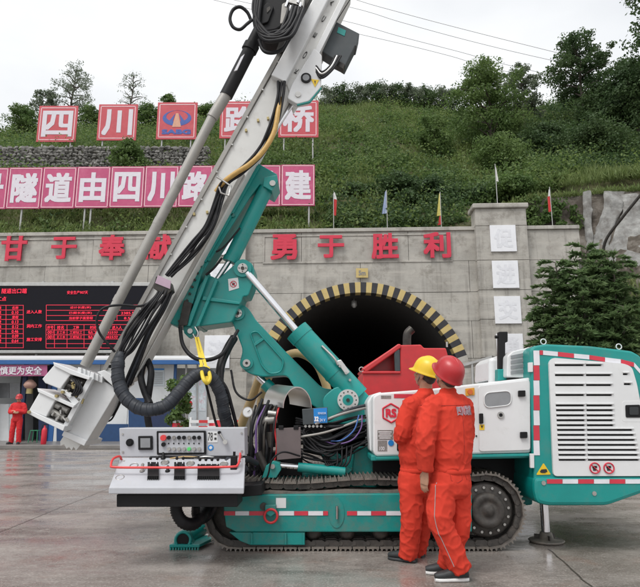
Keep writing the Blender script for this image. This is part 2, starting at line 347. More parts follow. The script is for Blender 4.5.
def strip(pts, w):
    m = MB(); up = Vector((0, 0, 1)); n = len(pts)
    for i in range(n - 1):
        a, c = pts[i], pts[i + 1]; d = (c - a).normalized(); s_ = d.cross(up) * w / 2
        m.add([a - s_ + up * .004, c - s_ + up * .004, c + s_ + up * .004, a + s_ + up * .004], [(0, 3, 2, 1)])
    return m
rj = random.Random(4)
def wob(a, c, n=14, k=.012):
    return [a.lerp(c, i / n) + Vector((rj.uniform(-k, k), rj.uniform(-k, k), 0)) for i in range(n + 1)]
strip(wob(G(-60, 556), G(130, 480)), .008).build('slab_joint', M['joint'], ground)
strip(wob(G(548, 549), G(640, 630)), .014).build('slab_joint', M['joint'], ground)
strip(wob(G(130, 480), G(330, 445), 14), .02).build('slab_joint', M['joint'], ground)
# ---- office forecourt
fc = MB(); fc.prism([Vector((-22, 21.3, 0)), Vector((-3.4, 21.3, 0)), Vector((-3.4, 29, 0)), Vector((-22, 29, 0))], (0, 0, .14))
M['pave'] = mat('wet forecourt concrete', (.17, .16, .15), .35, var=.3, scale=1.5, rvar=.2)
tag(fc.build('forecourt', M['pave'], bev=.02), kind='structure')
# ---- hillside
WA, WB = 30.0, -0.045                             # portal wall plane Y = WA + WB X
def W(px, py, off=0.0): return PLN(px, py, WA - off, WB)
WN = Vector((WB, -1, 0)).normalized() * -1        # pointing away from the camera: (.045,1)
WN = Vector((-WB, 1, 0)).normalized(); WX = Vector((1, WB, 0)).normalized()
def zpix(py, Y):
    d = ray(320, py); return H + Y * d.z / d.y
RID = [(-200, 138), (0, 134), (60, 128), (130, 126), (200, 118), (330, 103), (380, 103), (430, 107), (480, 113), (560, 110), (640, 92), (760, 70)]
MID = [(-200, 168), (0, 166), (190, 163), (260, 166), (330, 172), (420, 178), (520, 180), (640, 165), (760, 150)]
BASE = [(-200, 240), (0, 240), (440, 234), (480, 226), (530, 205), (640, 198), (760, 190)]
def lerp_tab(t, x):
    if x <= t[0][0]: return t[0][1]
    for (a, b_), (c, d) in zip(t, t[1:]):
        if x <= c: return b_ + (d - b_) * (x - a) / (c - a)
    return t[-1][1]
def zt(X, Y):
    px = 320 + FPX * X / (Y * 1.0)
    z0, z1, z2 = zpix(lerp_tab(BASE, px), 31 + 1.7 * min(1, max(0, (px - 480) / 50))), zpix(lerp_tab(MID, px), 40), zpix(lerp_tab(RID, px), 62)
    if Y < 31: z = z0
    elif Y < 40: z = z0 + (z1 - z0) * (Y - 31) / 9
    elif Y < 62: z = z1 + (z2 - z1) * (Y - 40) / 22
    else: z = z2 - (Y - 62) * .25
    n = mnoise.noise(Vector((X * .22, Y * .22, 3.1))) * .55 + mnoise.noise(Vector((X * .7, Y * .7, 9))) * .25
    return z + n * min(1, max(0, (Y - 31) / 4))
hm = MB(); nx, ny = 130, 46
xs = [-62 + 130 * i / nx for i in range(nx + 1)]; ys = [30.75 + (84 - 30.75) * (j / ny) ** 1.25 for j in range(ny + 1)]
def yfix(x, y):
    px = 320 + FPX * x / y; k = max(0, 1 - (y - 30.75) / 6)
    return y + k * (-.045 * x + 2.6 * min(1, max(0, (px - 470) / 50)))
hv = [Vector((x, yfix(x, y), zt(x, y) - (1.2 if j == 0 else 0))) for j, y in enumerate([30.7] + ys) for x in xs]; ny += 1
hm.add(hv, [(j * (nx + 1) + i, j * (nx + 1) + i + 1, (j + 1) * (nx + 1) + i + 1, (j + 1) * (nx + 1) + i) for j in range(ny) for i in range(nx)], True)
tag(hm.build('hillside', M['soil']), kind='structure')
# ---- earth cut beside the portal, coming forward on the right
def zcut(px, t):                                  # t 0 bottom .. 1 top
    return t
cm = MB(); cp = []; NU, NV = 40, 26
for j in range(NV + 1):
    t = j / NV
    for i in range(NU + 1):
        u = i / NU; px = 518 + 300 * u
        Yb = 31.2 - 11.5 * min(1, max(0, (px - 575) / 150)); Yt = 32.4
        Y = Yb + (Yt - Yb) * t; X = (px - 320) / FPX * Y * .99
        ztop = zpix(lerp_tab([(518, 206), (540, 198), (590, 194), (640, 190), (818, 180)], px), Yt)
        z = ztop * t ** .85
        nv = Vector((X * .5, Y * .5, z * .5)); k = mnoise.noise(nv) * .5 + mnoise.noise(nv * 3) * .35
        cp.append(Vector((X, Y + k * .7 + (.3 if j == NV else 0), z + k * .35)))
cm.add(cp, [(j * (NU + 1) + i, j * (NU + 1) + i + 1, (j + 1) * (NU + 1) + i + 1, (j + 1) * (NU + 1) + i) for j in range(NV) for i in range(NU)], True)
tag(cm.build('earth_slope', M['dirt']), kind='structure')
def cut_pt(px, py, proud=.12):                    # where the pixel ray meets the cut surface, by marching
    d = ray(px, py); Y = 15.0
    while Y < 36:
        p = CAMP + d * (Y / d.y)
        Yb = 31.2 - 11.5 * min(1, max(0, (px - 575) / 150)); Yt = 32.4
        ztop = zpix(lerp_tab([(518, 206), (540, 198), (590, 194), (640, 190), (818, 180)], px), Yt)
        t = min(1, max(0, p.z / ztop)) ** (1 / .85)
        if Y > Yb + (Yt - Yb) * t - proud: break
        Y += .05
    nv = p * .5; k = mnoise.noise(nv) * .5 + mnoise.noise(nv * 3) * .22
    return Vector((p.x, p.y + k * .7 - .25, p.z))
def shot_patch(rows, name='shotcrete'):           # rows: (y, left px, right px)
    m = MB(); R = []
    for k in range(len(rows) - 1):
        (y0, a0, b0), (y1, a1, b1) = rows[k], rows[k + 1]
        for s_ in range(6):
            f = s_ / 6; R.append((y0 + (y1 - y0) * f, a0 + (a1 - a0) * f, b0 + (b1 - b0) * f))
    R.append(rows[-1]); n = 9; vs = []
    for y, a, b_ in R:
        for k in range(n):
            w = mnoise.noise(Vector((y * .2, k, a * .05))) * 1.6; p = cut_pt(a + (b_ - a) * k / (n - 1) + (w if k in (0, n - 1) else 0), y)
            e = -.02 if k in (0, n - 1) else -.12 - .25 * mnoise.noise(p * 1.5) - .12 * mnoise.noise(p * 4)
            vs.append(p + Vector((0, e, 0)))
    m.add(vs, [(i * n + k, i * n + k + 1, (i + 1) * n + k + 1, (i + 1) * n + k) for i in range(len(R) - 1) for k in range(n - 1)], True)
    return tag(m.build(name, M['shot']), kind='structure')
shot_patch([(194, 580, 588), (215, 582, 590), (240, 585, 592), (252, 586, 594)])
shot_patch([(193, 601, 622), (210, 601, 620), (228, 596, 612), (245, 590, 606), (262, 587, 604)])
shot_patch([(196, 618, 634), (215, 620, 640), (235, 612, 650), (262, 600, 655), (290, 598, 660), (320, 612, 665)])
pm = MB(); pm.tube(catmull([P(648, 186, 25.5), P(622, 218, 26.5), P(606, 240, 27.2), P(602, 262, 27.6)], 6), .07, 8)
tag(pm.build('drain_pipe', M['dark_steel']), 'dark pipe running down the shotcrete slope', 'pipe')
# rocks at the foot of the cut
def rock(c, r, seed):
    m = MB(); m.ball(c, r, nu=14, nv=9); m2 = MB()
    m2.v = [v + (v - Vector(c)).normalized() * (mnoise.noise(v * 1.1 + Vector((seed, 0, 0))) * .5 + mnoise.noise(v * 3 + Vector((seed, 5, 0))) * .2) * max(r) for v in m.v]; m2.f = m.f; m2.sm = [False] * len(m.f); return m2
rk = MB(); rr = random.Random(8)
for i in range(46):
    px = rr.uniform(598, 720); f = (px - 598) / 122; Y = 19.5 - 4 * f + rr.uniform(-1, 3.0); X = (px - 320) / FPX * Y
    q = rock((X, Y, rr.uniform(.1, .9) + 2.3 * max(0, f * rr.uniform(.4, 1.0)) + max(0, (Y - 17) * .25)), (rr.uniform(.35, .9), rr.uniform(.35, .8), rr.uniform(.3, .65)), i * 3.7)
    rk.add(q.v, q.f)
tag(rk.build('rubble', M['rock']), 'grey tumbled rocks at the foot of the earth slope', kind='stuff')

# ================================================================== TUNNEL PORTAL
ACX, ACY, ARO, ARI = 362, 391, 112, 101
portal = empty('tunnel_portal', W(ACX, 400), 'grey concrete tunnel portal wall with a black and yellow arch rim', 'tunnel portal')
portal.location.z = 0
o0 = W(ACX, ACY); mp_w = (W(ACX + 100, ACY) - W(ACX, ACY)).length / 100
RO, RI = ARO * mp_w, ARI * mp_w
def WL(x, z, off=0.0): return Vector((o0.x, o0.y, 0)) + WX * x + Vector((0, 0, z)) - WN * off   # wall frame: x along, z up, off towards the camera
def wx(px, py): return (W(px, py) - o0).dot(WX)
ZC = o0.z; ZTOP = W(ACX, 232).z
XL, XR = wx(-90, 240), wx(580, 240)
# backing wall with the arch opening
bk = MB(); arc = [(RO * .995 * math.cos(a), ZC + RO * .995 * math.sin(a)) for a in [PI * (1 - k / 40) for k in range(41)]]
th = WN * 1.0
def slab(m, pts, off, t): m.prism([WL(x, z, off) for x, z in pts], WN * t)
slab(bk, [(XL, 0), (-RO * .995, 0), (-RO * .995, ZTOP), (XL, ZTOP)], -.08, .9)
slab(bk, [(RO * .995, 0), (XR, 0), (XR, ZTOP), (RO * .995, ZTOP)], -.08, .9)
for (x0, z0), (x1, z1) in zip(arc, arc[1:]): slab(bk, [(x0, z0), (x1, z1), (x1, ZTOP), (x0, ZTOP)], -.08, .9)
bk.build('backing_wall', M['wall_dark'], portal)
# formwork panels, each cast with a recessed joint round it
cutter = MB(); cutter.prism([WL(x, z, 1) for x, z in [(RO * math.cos(PI * k / 48), ZC + RO * math.sin(PI * k / 48)) for k in range(49)] + [(-RO, -1), (RO, -1)]], WN * 3)
hrow = [0, 1.9, 3.6, 5.3, 6.9, 8.35, ZTOP - 1.62, ZTOP]; hrow = sorted(set([0, 2.0, 3.9, 5.8, 7.3, ZTOP - 1.62, ZTOP]))
pw = 5.6; rp = random.Random(5); k0 = int(XL // pw)
for r_ in range(len(hrow) - 1):
    z0, z1 = hrow[r_], hrow[r_ + 1]; sh = (r_ % 2) * pw * .45; k = k0 - 1
    while True:
        a = max(XL, k * pw + sh); c = min(XR, (k + 1) * pw + sh); k += 1
        if a >= XR: break
        if c - a < .2: continue
        m = MB(); g_ = .011; slab(m, [(a + g_, z0 + g_), (c - g_, z0 + g_), (c - g_, z1 - g_), (a + g_, z1 - g_)], rp.uniform(-.012, .008), .1)
        ob = m.build('concrete_panel', M['wall'], portal)
        near = math.hypot(max(a, min(0, c)) if a * c > 0 else 0, max(0, z0 - ZC)) if not (a < 0 < c) else max(0, z0 - ZC)
        nearx = 0 if a < 0 < c else min(abs(a), abs(c))
        if math.hypot(nearx, max(0, z0 - ZC)) < RO + .05:
            boolean_cut(ob, cutter)
            if len(ob.data.polygons) == 0: bpy.data.objects.remove(ob)
# coping and name strip
m = MB(); slab(m, [(XL, ZTOP + .002), (XR, ZTOP + .002), (XR, ZTOP + .2), (XL, ZTOP + .2)], .1, 1.1); m.build('coping', M['wall'], portal, bev=.02)
m = MB(); zb0, zb1 = W(350, 263).z, W(350, 234.5).z
for x0, x1 in ((wx(-60, 250), wx(176, 250)), (wx(263, 250), wx(452, 250))):
    for a, b_ in ((zb0, zb0 + .09), (zb1 - .09, zb1)): slab(m, [(x0, a), (x1, a), (x1, b_), (x0, b_)], .045, .05)
    for a, b_ in ((x0, x0 + .09), (x1 - .09, x1)): slab(m, [(a, zb0 + .092), (b_, zb0 + .092), (b_, zb1 - .092), (a, zb1 - .092)], .045, .05)
m.build('raised_border', M['wall'], portal, bev=.01)
# arch rim: blocks painted yellow and black in turn
nb = 58
def ringblk(a0, a1, r0, r1, off, t):
    mm = MB(); st = 3; A = [a0 + (a1 - a0) * k / st for k in range(st + 1)]
    pts = [(r1 * math.cos(a), ZC + r1 * math.sin(a)) for a in A] + [(r0 * math.cos(a), ZC + r0 * math.sin(a)) for a in reversed(A)]
    slab(mm, pts, off, t); return mm
for k in range(nb):
    a0, a1 = PI * k / nb + .0002, PI * (k + 1) / nb - .0002; deg = math.degrees((a0 + a1) / 2)
    mm_ = M['wall'] if (deg < 20 or deg > 160) else (M['ring_y'] if k % 2 else M['ring_k'])
    ringblk(a0, a1, RI, RO, .10, .75).build('rim_block', mm_, portal, bev=.008)
for s_ in (-1, 1):
    m = MB(); slab(m, sorted([(s_ * RI, 0), (s_ * RO, 0)]) + sorted([(s_ * RI, ZC), (s_ * RO, ZC)], reverse=True), .1, .75); m.build('rim_leg', M['wall'], portal, bev=.015)
# bore
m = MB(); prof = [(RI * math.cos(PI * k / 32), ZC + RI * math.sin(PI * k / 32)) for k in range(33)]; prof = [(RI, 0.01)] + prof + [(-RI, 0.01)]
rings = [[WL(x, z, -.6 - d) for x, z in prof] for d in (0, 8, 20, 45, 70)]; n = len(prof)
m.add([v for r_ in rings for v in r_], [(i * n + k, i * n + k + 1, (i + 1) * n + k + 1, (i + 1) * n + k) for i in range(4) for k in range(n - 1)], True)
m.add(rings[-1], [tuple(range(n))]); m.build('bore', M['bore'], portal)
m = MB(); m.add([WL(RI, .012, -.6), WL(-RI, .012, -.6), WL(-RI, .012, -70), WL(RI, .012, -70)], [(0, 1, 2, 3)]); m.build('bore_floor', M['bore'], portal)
lp = W(354, 300, -1.5); m = MB(); m.cyl(lp + Vector((0, 0, 1.2)), lp, .015, seg=6); m.lathe(lp + Vector((0, 0, 0)), (0, 0, -1), [(0, .04), (.06, .14), (.3, .16), (.42, .08), (.44, .0)], 12)
m.build('hanging_lamp', M['post'], portal)
m = MB(); c0 = W(362, 273, .14); m.box(c0, (.62, .05, .5)); yp = m.build('height_plate', M['ring_y'], portal)
m = MB(); m.text('5m', c0 + Vector((0, -.03, 0)), .36, .26, depth=.01, bold=.04); m.build('plate_text', M['ink_grey'], yp)
# pillars with their white panels
def pillar(pxl, pxr, name, chars, pys, label):
    xl, xr = wx(pxl, 250), wx(pxr, 250); zt_ = W(500, 211).z
    pr = empty(name, WL((xl + xr) / 2, 0, .4), label, 'pillar', 'pillars of the tunnel portal')
    zs = [0, 2, 3.9, 5.8, 7.3, W(500, 262).z, W(500, 228).z, zt_]; zs = sorted(zs)
    for a, b_ in zip(zs, zs[1:]):
        if b_ - a < .3: continue
        mm = MB(); slab(mm, [(xl, a + .01), (xr, a + .01), (xr, b_ - .01), (xl, b_ - .01)], .42, 1.0); mm.build('concrete_block', M['wall'], pr, bev=.015)
    mm = MB(); mm.prism([WL(xl - .12, zt_ + .0, .55), WL(xr + .12, zt_, .55), WL(xr + .12, zt_ + .26, .55), WL(xl - .12, zt_ + .26, .55)], WN * 1.3); mm.build('cap', M['wall'], pr, bev=.05)
    for i, (ch, (y0, y1)) in enumerate(zip(chars, pys)):
        zc0, zc1 = W(500, y1).z, W(500, y0).z; xc = (xl + xr) / 2 + .05; w = 1.3
        q = MB(); slab(q, [(xc - w / 2, zc0), (xc + w / 2, zc0), (xc + w / 2, zc1), (xc - w / 2, zc1)], .5, .07); pn = q.build('white_panel', M['white_panel'], pr, bev=.01)
        t = MB(); t.text(ch, WL(xc, (zc0 + zc1) / 2, .503), w * .72, (zc1 - zc0) * .72, WX, depth=.007, bold=.03); t.build('worn_lettering', M['panel_ghost'], pn)
    return pr
rpil = pillar(475, 526, 'portal_pillar', '促进交通', [(228, 254), (263, 290), (298, 325), (335, 361)], 'concrete portal pillar with white panels to the right of the tunnel mouth')
lpil = pillar(196, 247, 'portal_pillar', '发展经济', [(228, 254), (263, 290), (298, 325), (335, 368)], 'concrete portal pillar with white panels behind the green boom')
# big red letters
for ch, px, py, s_ in (('甘', 14, 248.5, 'leftmost of the row'), ('于', 64, 248, 'second from the left'), ('奉', 112, 247.5, 'third from the left'), ('献', 158, 247, 'half hidden behind the drill mast'), ('勇', 284, 247, 'first one to the right of the boom'), ('于', 331, 246.5, 'above the left of the tunnel arch'), ('胜', 385, 246, 'above the crown of the tunnel arch'), ('利', 437, 245, 'rightmost and nearest the right pillar')):
    c = W(px, py, .16); w = 28.5 * mp_w
    t = MB(); t.text(ch, c, w * (1.0 if ch not in '于' else .98), w * .98 if ch != '于' else w * .86, WX, depth=.08, bold=.033); t.v = [v - c for v in t.v]
    lb = 'red raised character %s on the portal wall, %s' % (ch, s_)
    ob = t.build('raised_letter', M['letter']); ob.location = c; tag(ob, lb, 'letter', 'red raised letters on the portal wall')
# ================================================================== SIGNS ON THE HILL
def text_panel(par, ch, c, w, h, base, ux=Vector((1, 0, 0)), logo=False, border=.06):
    q = MB(); q.box(c, (w, .08, h)); pn = q.build('panel', base, par, bev=.01)
    b_ = MB(); e = w * border; iw, ih = w - 2 * e, h - 2 * e; ln = w * .022; y = c.y - .045
    for s_ in (-1, 1):
        b_.box((c.x, y, c.z + s_ * ih / 2), (iw, .012, ln)); b_.box((c.x + s_ * iw / 2, y, c.z), (ln, .012, ih - ln - .004))
    b_.build('border_line', M['sign_edge'], pn)
    if ch:
        t = MB(); t.text(ch, Vector((c.x, y, c.z)), w * .78, h * .72, depth=.02, bold=.032); t.build('character', M['sign_white'], pn)
    return pn
def hill_sign(px, py, size_px, Y, ch, label):
    c = P(px, py, Y); s_ = size_px * mpp(py, Y)
    zb = zt(c.x, Y) - .4
    r = empty('roadside_sign' if False else 'hillside_sign', (c.x, Y, zt(c.x, Y)), label, 'sign', 'square red signs along the hillside')
    for dx in (-.36, .36):
        m = MB(); m.cyl((c.x + dx * s_, Y + .1, zb), (c.x + dx * s_, Y + .1, c.z + s_ * .3), .06, seg=8); m.build('post', M['post'], r)
    pn = text_panel(r, ch, c, s_, s_, M['sign_red'])
    if not ch:                                     # company emblem: swept blue ring, sand road wedge, four letters
        e = MB(); y = c.y - .05; cz = c.z + s_ * .07
        def arcband(s1):
            out = []; inn = []
            for k in range(15):
                a = math.radians(100 - 205 * k / 14); w_ = 1 - .0 * k
                out.append((s1 * .36 * s_ * math.cos(a), .21 * s_ * math.sin(a)))
                tk = .03 + .16 * (k / 14) ** 1.3
                inn.append((s1 * (.36 - tk) * s_ * math.cos(a), (.21 - tk * .62) * s_ * math.sin(a) + .02 * s_))
            return out, inn
        for s1 in (-1, 1):
            out, inn = arcband(s1)
            for k in range(13):
                q = [out[k], out[k + 1], inn[k + 1], inn[k]]; e.prism([Vector((c.x + a, y, cz + b_)) for a, b_ in q], (0, .015, 0))
            q = [(s1 * .045, .13), (s1 * .17, -.2), (s1 * .12, -.22)]; e.prism([Vector((c.x + a * s_, y - .004, cz + b_ * s_)) for a, b_ in [(s1 * .05, .12), (s1 * .21, -.10), (s1 * .13, -.20)]], (0, .012, 0))
        e.build('emblem', M['logo_blue'], pn)
        q = MB(); q.prism([Vector((c.x + a * s_, y - .008, cz + b_ * s_)) for a, b_ in [(-.03, .13), (.03, .13), (.11, -.24), (-.11, -.24)]], (0, .01, 0)); q.build('emblem_road', M['logo_sand'], pn)
        q = MB(); q.text('SABG', Vector((c.x, y, c.z - s_ * .30)), s_ * .72, s_ * .13, depth=.02, bold=.08); q.build('emblem_text', M['logo_blue'], pn)
    return r
hill_sign(57.5, 124, 39, 41, '四', 'square red hillside sign reading 四, leftmost of the upper row')
hill_sign(117.5, 122.5, 39, 41, '川', 'square red hillside sign reading 川 in the upper row')
hill_sign(177, 121, 40, 41, None, 'square red hillside sign with a blue round emblem and four letters')
hill_sign(240, 120, 40, 41, '路', 'square red hillside sign reading 路 beside the drill mast')
hill_sign(298.5, 119, 40, 41, '桥', 'square red hillside sign reading 桥, rightmost of the upper row')
# long lower board: one panel for each character
YB = 31.75; bb0 = P(150, 188, YB)
board = empty('slogan_board', (bb0.x, YB, zt(bb0.x, YB)), 'long pink slogan board of square panels standing on the bank above the portal', 'sign board')
txts = '号隧道由四川路桥承建'; pitch = 34.15
for i, ch in enumerate(txts):
    px = 24.8 + pitch * (i - 1); py = 188.2 - (px - 24.8) * .0105
    c = P(px, py, YB); s_ = 34.0 * mpp(py, YB); h_ = 43.5 * mpp(py, YB)
    text_panel(board, ch, c, s_ - .02, h_, M['sign_pink'], border=.035)
for px in (22, 85, 91, 161, 205, 309):
    c = P(px, 209, YB + .12); m = MB(); m.cyl((c.x, c.y, zt(c.x, c.y) - .4), (c.x, c.y, c.z + 1), .055, seg=8); m.build('post', M['post'], board)
# ---- rubble retaining wall: many small stones
YS = 39.3; sw0, sw1 = P(-40, 160, YS).x, P(206, 160, YS).x; zs0 = zpix(169, YS) - .6; zs1 = zpix(149.5, YS)
swr = empty('rubble_wall', ((sw0 + sw1) / 2, YS, zs0), 'low dry rubble stone wall under the upper row of red signs', 'wall')
m = MB(); m.box(((sw0 + sw1) / 2, YS + .55, (zs0 + zs1) / 2 - .1), (sw1 - sw0, .7, zs1 - zs0 - .1)); m.build('core', M['mortar'], swr)
m = MB(); rs = random.Random(11); z = zs0
while z < zs1:
    hh = rs.uniform(.18, .34); x = sw0
    while x < sw1:
        w = rs.uniform(.18, .55); c = Vector((x + w / 2, YS + .2 + rs.uniform(-.05, .05), z + hh / 2 + rs.uniform(-.06, .06)))
        q = MB(); q.ball(c, (w * .56, .2, hh * .56), nu=7, nv=4); m.add([v + Vector((rs.uniform(-.06, .06), rs.uniform(-.04, .04), rs.uniform(-.06, .06))) for v in q.v], q.f); x += w * .95
    z += hh * .9
tag(m.build('stones', M['stone'], swr), kind='stuff')
# ================================================================== LED BOARD
led = empty('led_board', W(60, 420, 1.2), 'black led notice board with rows of red lettering and tables', 'display board'); led.location.z = 0
def LB(px, py, off=0.0): return W(px, py, 1.25 + off)
def lrect(m, a, b_, c, d, off, t=.02): m.prism([LB(a, d, off), LB(c, d, off), LB(c, b_, off), LB(a, b_, off)], WN * t)
m = MB(); lrect(m, -80, 286, 149, 350, 0, .35); m.build('screen', M['led_off'], led)
m = MB(); lrect(m, -82, 282.4, 151, 285.8, .03, .4); lrect(m, -82, 350.2, 151, 353, .03, .4); lrect(m, 149.2, 285.9, 151, 350.1, .03, .4); m.build('frame', M['post'], led, bev=.01)
for px in (-30, 40, 110):
    m = MB(); p = LB(px, 320, -.36); m.cyl((p.x, p.y, 0), (p.x, p.y, p.z + 2), .09, seg=10); m.build('post', M['post'], led)
g = MB(); gl = .55
def hline(a, c, y): lrect(g, a, y - gl / 2, c, y + gl / 2, .012, .008)
def vline(x, a, c): lrect(g, x - gl / 2, a, x + gl / 2, c, .017, .008)
for k in range(10): hline(-70, 23.5, 305.3 + k * 4.72)
for x in (-30, 6, 23.3): vline(x, 305, 348)
for y in (305, 310.3, 315.5, 320.6): hline(46.3, 141, y)
for x in (46.3, 117, 141): vline(x, 305, 320.8)
for y in (324.6, 330, 334.8, 339, 343.6, 348): hline(46, 141, y)
for x in (46, 54.5, 67, 84, 101, 141): vline(x, 324.6, 348)
g.build('table_lines', M['led_dim'], led)
def ltxt(mb, s_, a, b_, c, d): p0, p1 = LB(a, d, .03), LB(c, b_, .03); mb.text(s_, (p0 + p1) / 2, (p1 - p0).dot(WX), p1.z - p0.z, WX, depth=.01)
t = MB(); ltxt(t, '隧道出口端', 1.5, 288.3, 27, 293.6); ltxt(t, '工点', -3, 296.6, 6.5, 301); ltxt(t, '安全生产907天', 67, 290.6, 88, 294.2); t.build('heading_text', M['led_on'], led)
t = MB()
for s_, y in (('进入人数', 311.8), ('洞内工作', 326), ('施工安排', 339.4)): ltxt(t, s_, 26.5, y - 1.8, 42, y + 1.8)
for k, s_ in enumerate(('名称', '0.10', '里程', '0.13', '0.12', '0.46', '0.09', '0.64')):
    ltxt(t, s_, 12 - (k % 2) * .4, 306.3 + k * 4.72, 18.5, 309.3 + k * 4.72); ltxt(t, ('数值', '0.2')[k % 2], -6, 306.3 + k * 4.72, 1.5, 309.3 + k * 4.72)
for s_, y, a, c in (('设计长度(米)', 307.6, 70, 91), ('已掘长度(米)', 313, 69, 92), ('当前掌子面里程', 318.1, 69, 93)): ltxt(t, s_, a, y - 1.5, c, y + 1.5)
ltxt(t, '2385.5', 121, 311.8, 134, 314.4); ltxt(t, '8.5', 124, 317, 130, 319.4)
for s_, a, c in (('序号', 47, 53.5), ('姓名', 57, 64), ('工种', 73, 79), ('时间', 90, 96), ('进入人', 112, 122)): ltxt(t, s_, a, 325.7, c, 329.3)
for y in (332.4, 337):
    for s_, a, c in (('001', 47.5, 53.5), ('王工长', 56.5, 65.5), ('工班钻工', 69.5, 82.5), ('钻工', 88, 98), ('0825分', 105, 118)): ltxt(t, s_, a, y - 1.5, c, y + 1.5)
tag(t.build('table_text', M['led_on'], led), kind='stuff')
# ================================================================== DRILL RIG
YT = 6.05                                          # outer face of the near track
rig = empty('drill_rig', (P(365, 540, 7.0).x, 7.0, 0), 'teal and white crawler drill rig with a tall white mast leaning right', 'drill rig')
def part(mb, name, m, par=rig, bev=0, **k): return mb.build(name, m, par, bev=bev, **k)
def ppoly(name, pts, Y, t, m, par=rig, bev=.006): return part(MB().px(pts, Y, t), name, M[m] if isinstance(m, str) else m, par, bev)
def rcyl(name, a, b, Y, rpx, m, par=rig, seg=20, Y2=None):
    p0, p1 = P(a[0], a[1], Y), P(b[0], b[1], Y if Y2 is None else Y2); return part(MB().cyl(p0, p1, rpx * mpp(a[1], Y), seg=seg), name, M[m], par)
def disc(name, c, Y, rpx, t, m, par=rig, seg=24, bev=.004):  # round boss facing the camera
    p = P(c[0], c[1], Y); return part(MB().cyl(p, p + Vector((0, t, 0)), rpx * mpp(c[1], Y), seg=seg), name, M[m] if isinstance(m, str) else m, par, bev)
def hose(name, pts, rpx, m='rubber', par=rig, n=7, seg=8, Y=None):
    q = [P(p[0], p[1], p[2] if len(p) > 2 else Y) for p in pts]; return part(MB().tube(catmull(q, n), rpx * mpp(pts[0][1], pts[0][2] if len(pts[0]) > 2 else Y), seg), name, M[m], par)
def rounded(pts, r, n=4):                          # round the corners of a pixel outline
    out = []; k = len(pts)
    for i in range(k):
        a, b, c = Vector(pts[i - 1]), Vector(pts[i]), Vector(pts[(i + 1) % k]); u = (a - b); w = (c - b)
        d = min(r, u.length * .45, w.length * .45); p0 = b + u.normalized() * d; p1 = b + w.normalized() * d
        for j in range(n + 1):
            t = j / n; out.append(tuple(p0 * (1 - t) ** 2 + b * 2 * t * (1 - t) + p1 * t * t))
    return out
def bolts(par, c, Y, R, n, r, m='steel', a0=0):
    k = mpp(c[1], Y); me = None
    for i in range(n):
        a = a0 + 2 * PI * i / n; p = P(c[0], c[1], Y) + Vector((math.cos(a) * R * k, 0, math.sin(a) * R * k))
        if me is None:
            b = MB(); b.cyl((0, -.012, 0), (0, .02, 0), r * k, seg=6); me = b.mesh('bolt'); me.materials.append(M[m])
        link('bolt', me, None, par, p - rootloc(par))
# ---- tracks
ri, rs = .34, .372
ci = P(239, 516, YT + .2).x; cs = P(483, 512, YT + .2).x
def track_path():
    pts = []
    for k in range(25): a = -PI / 2 - PI * k / 24; pts.append((ci + ri * math.cos(a), ri + ri * math.sin(a)))
    for k in range(1, 24): f = k / 24; pts.append((ci + (cs - ci) * f, 2 * ri + (2 * rs - 2 * ri) * f - .035 * math.sin(PI * f) * (1 + .6 * math.sin(3 * PI * f))))
    for k in range(25): a = PI / 2 - PI * k / 24; pts.append((cs + rs * math.cos(a), rs + rs * math.sin(a)))
    for k in range(1, 24): f = k / 24; pts.append((cs + (ci - cs) * f, 0))
    return pts
path = track_path(); seg_l = [math.dist(path[i], path[(i + 1) % len(path)]) for i in range(len(path))]; TOT = sum(seg_l); NSH = 54
def on_path(s):
    s %= TOT; i = 0
    while s > seg_l[i]: s -= seg_l[i]; i += 1
    a, b = path[i], path[(i + 1) % len(path)]; f = s / seg_l[i]; return Vector((a[0] + (b[0] - a[0]) * f, 0, a[1] + (b[1] - a[1]) * f))
pit = TOT / NSH
sm = MB(); sm.box((0, .21, -.030), (pit * .93, .42, .016))
for k in (-1, 0, 1): sm.prism([Vector((k * .046 - .012, 0, -.0225)), Vector((k * .046 + .012, 0, -.0225)), Vector((k * .046 + .004, 0, 0)), Vector((k * .046 - .004, 0, 0))], (0, .42, 0))
NPL = len(sm.f)
for yy in (.035, .15, .25):
    sm.prism([Vector((-.07, yy, -.038)), Vector((.06, yy, -.038)), Vector((.075, yy, -.06)), Vector((.05, yy, -.095)), Vector((-.04, yy, -.095)), Vector((-.075, yy, -.075))], (0, .03, 0))
    sm.cyl((.045, yy - .008, -.068), (.045, yy + .04, -.068), .022, seg=10)
shoe = sm.mesh('track_shoe'); shoe.materials.append(M['track']); shoe.materials.append(M['track_dark'])
for _i, _p in enumerate(shoe.polygons): _p.material_index = 1 if _i >= NPL else 0
def track(y0):
    tr = empty('track', (0, 0, 0)); tr.parent = rig; rl = rig.location
    for k in range(NSH):
        p, q = on_path(k * pit), on_path(k * pit + pit * .5); p0 = on_path(k * pit - pit * .5); d = (q - p0).normalized()
        o = bpy.data.objects.new('track_shoe', shoe); COL.objects.link(o); o.parent = tr
        o.location = Vector((p.x, y0, p.z)) - rl; ang = math.atan2(d.z, d.x)
        o.rotation_euler = (0, -ang + PI, 0) if False else (0, -ang, 0)
    return tr
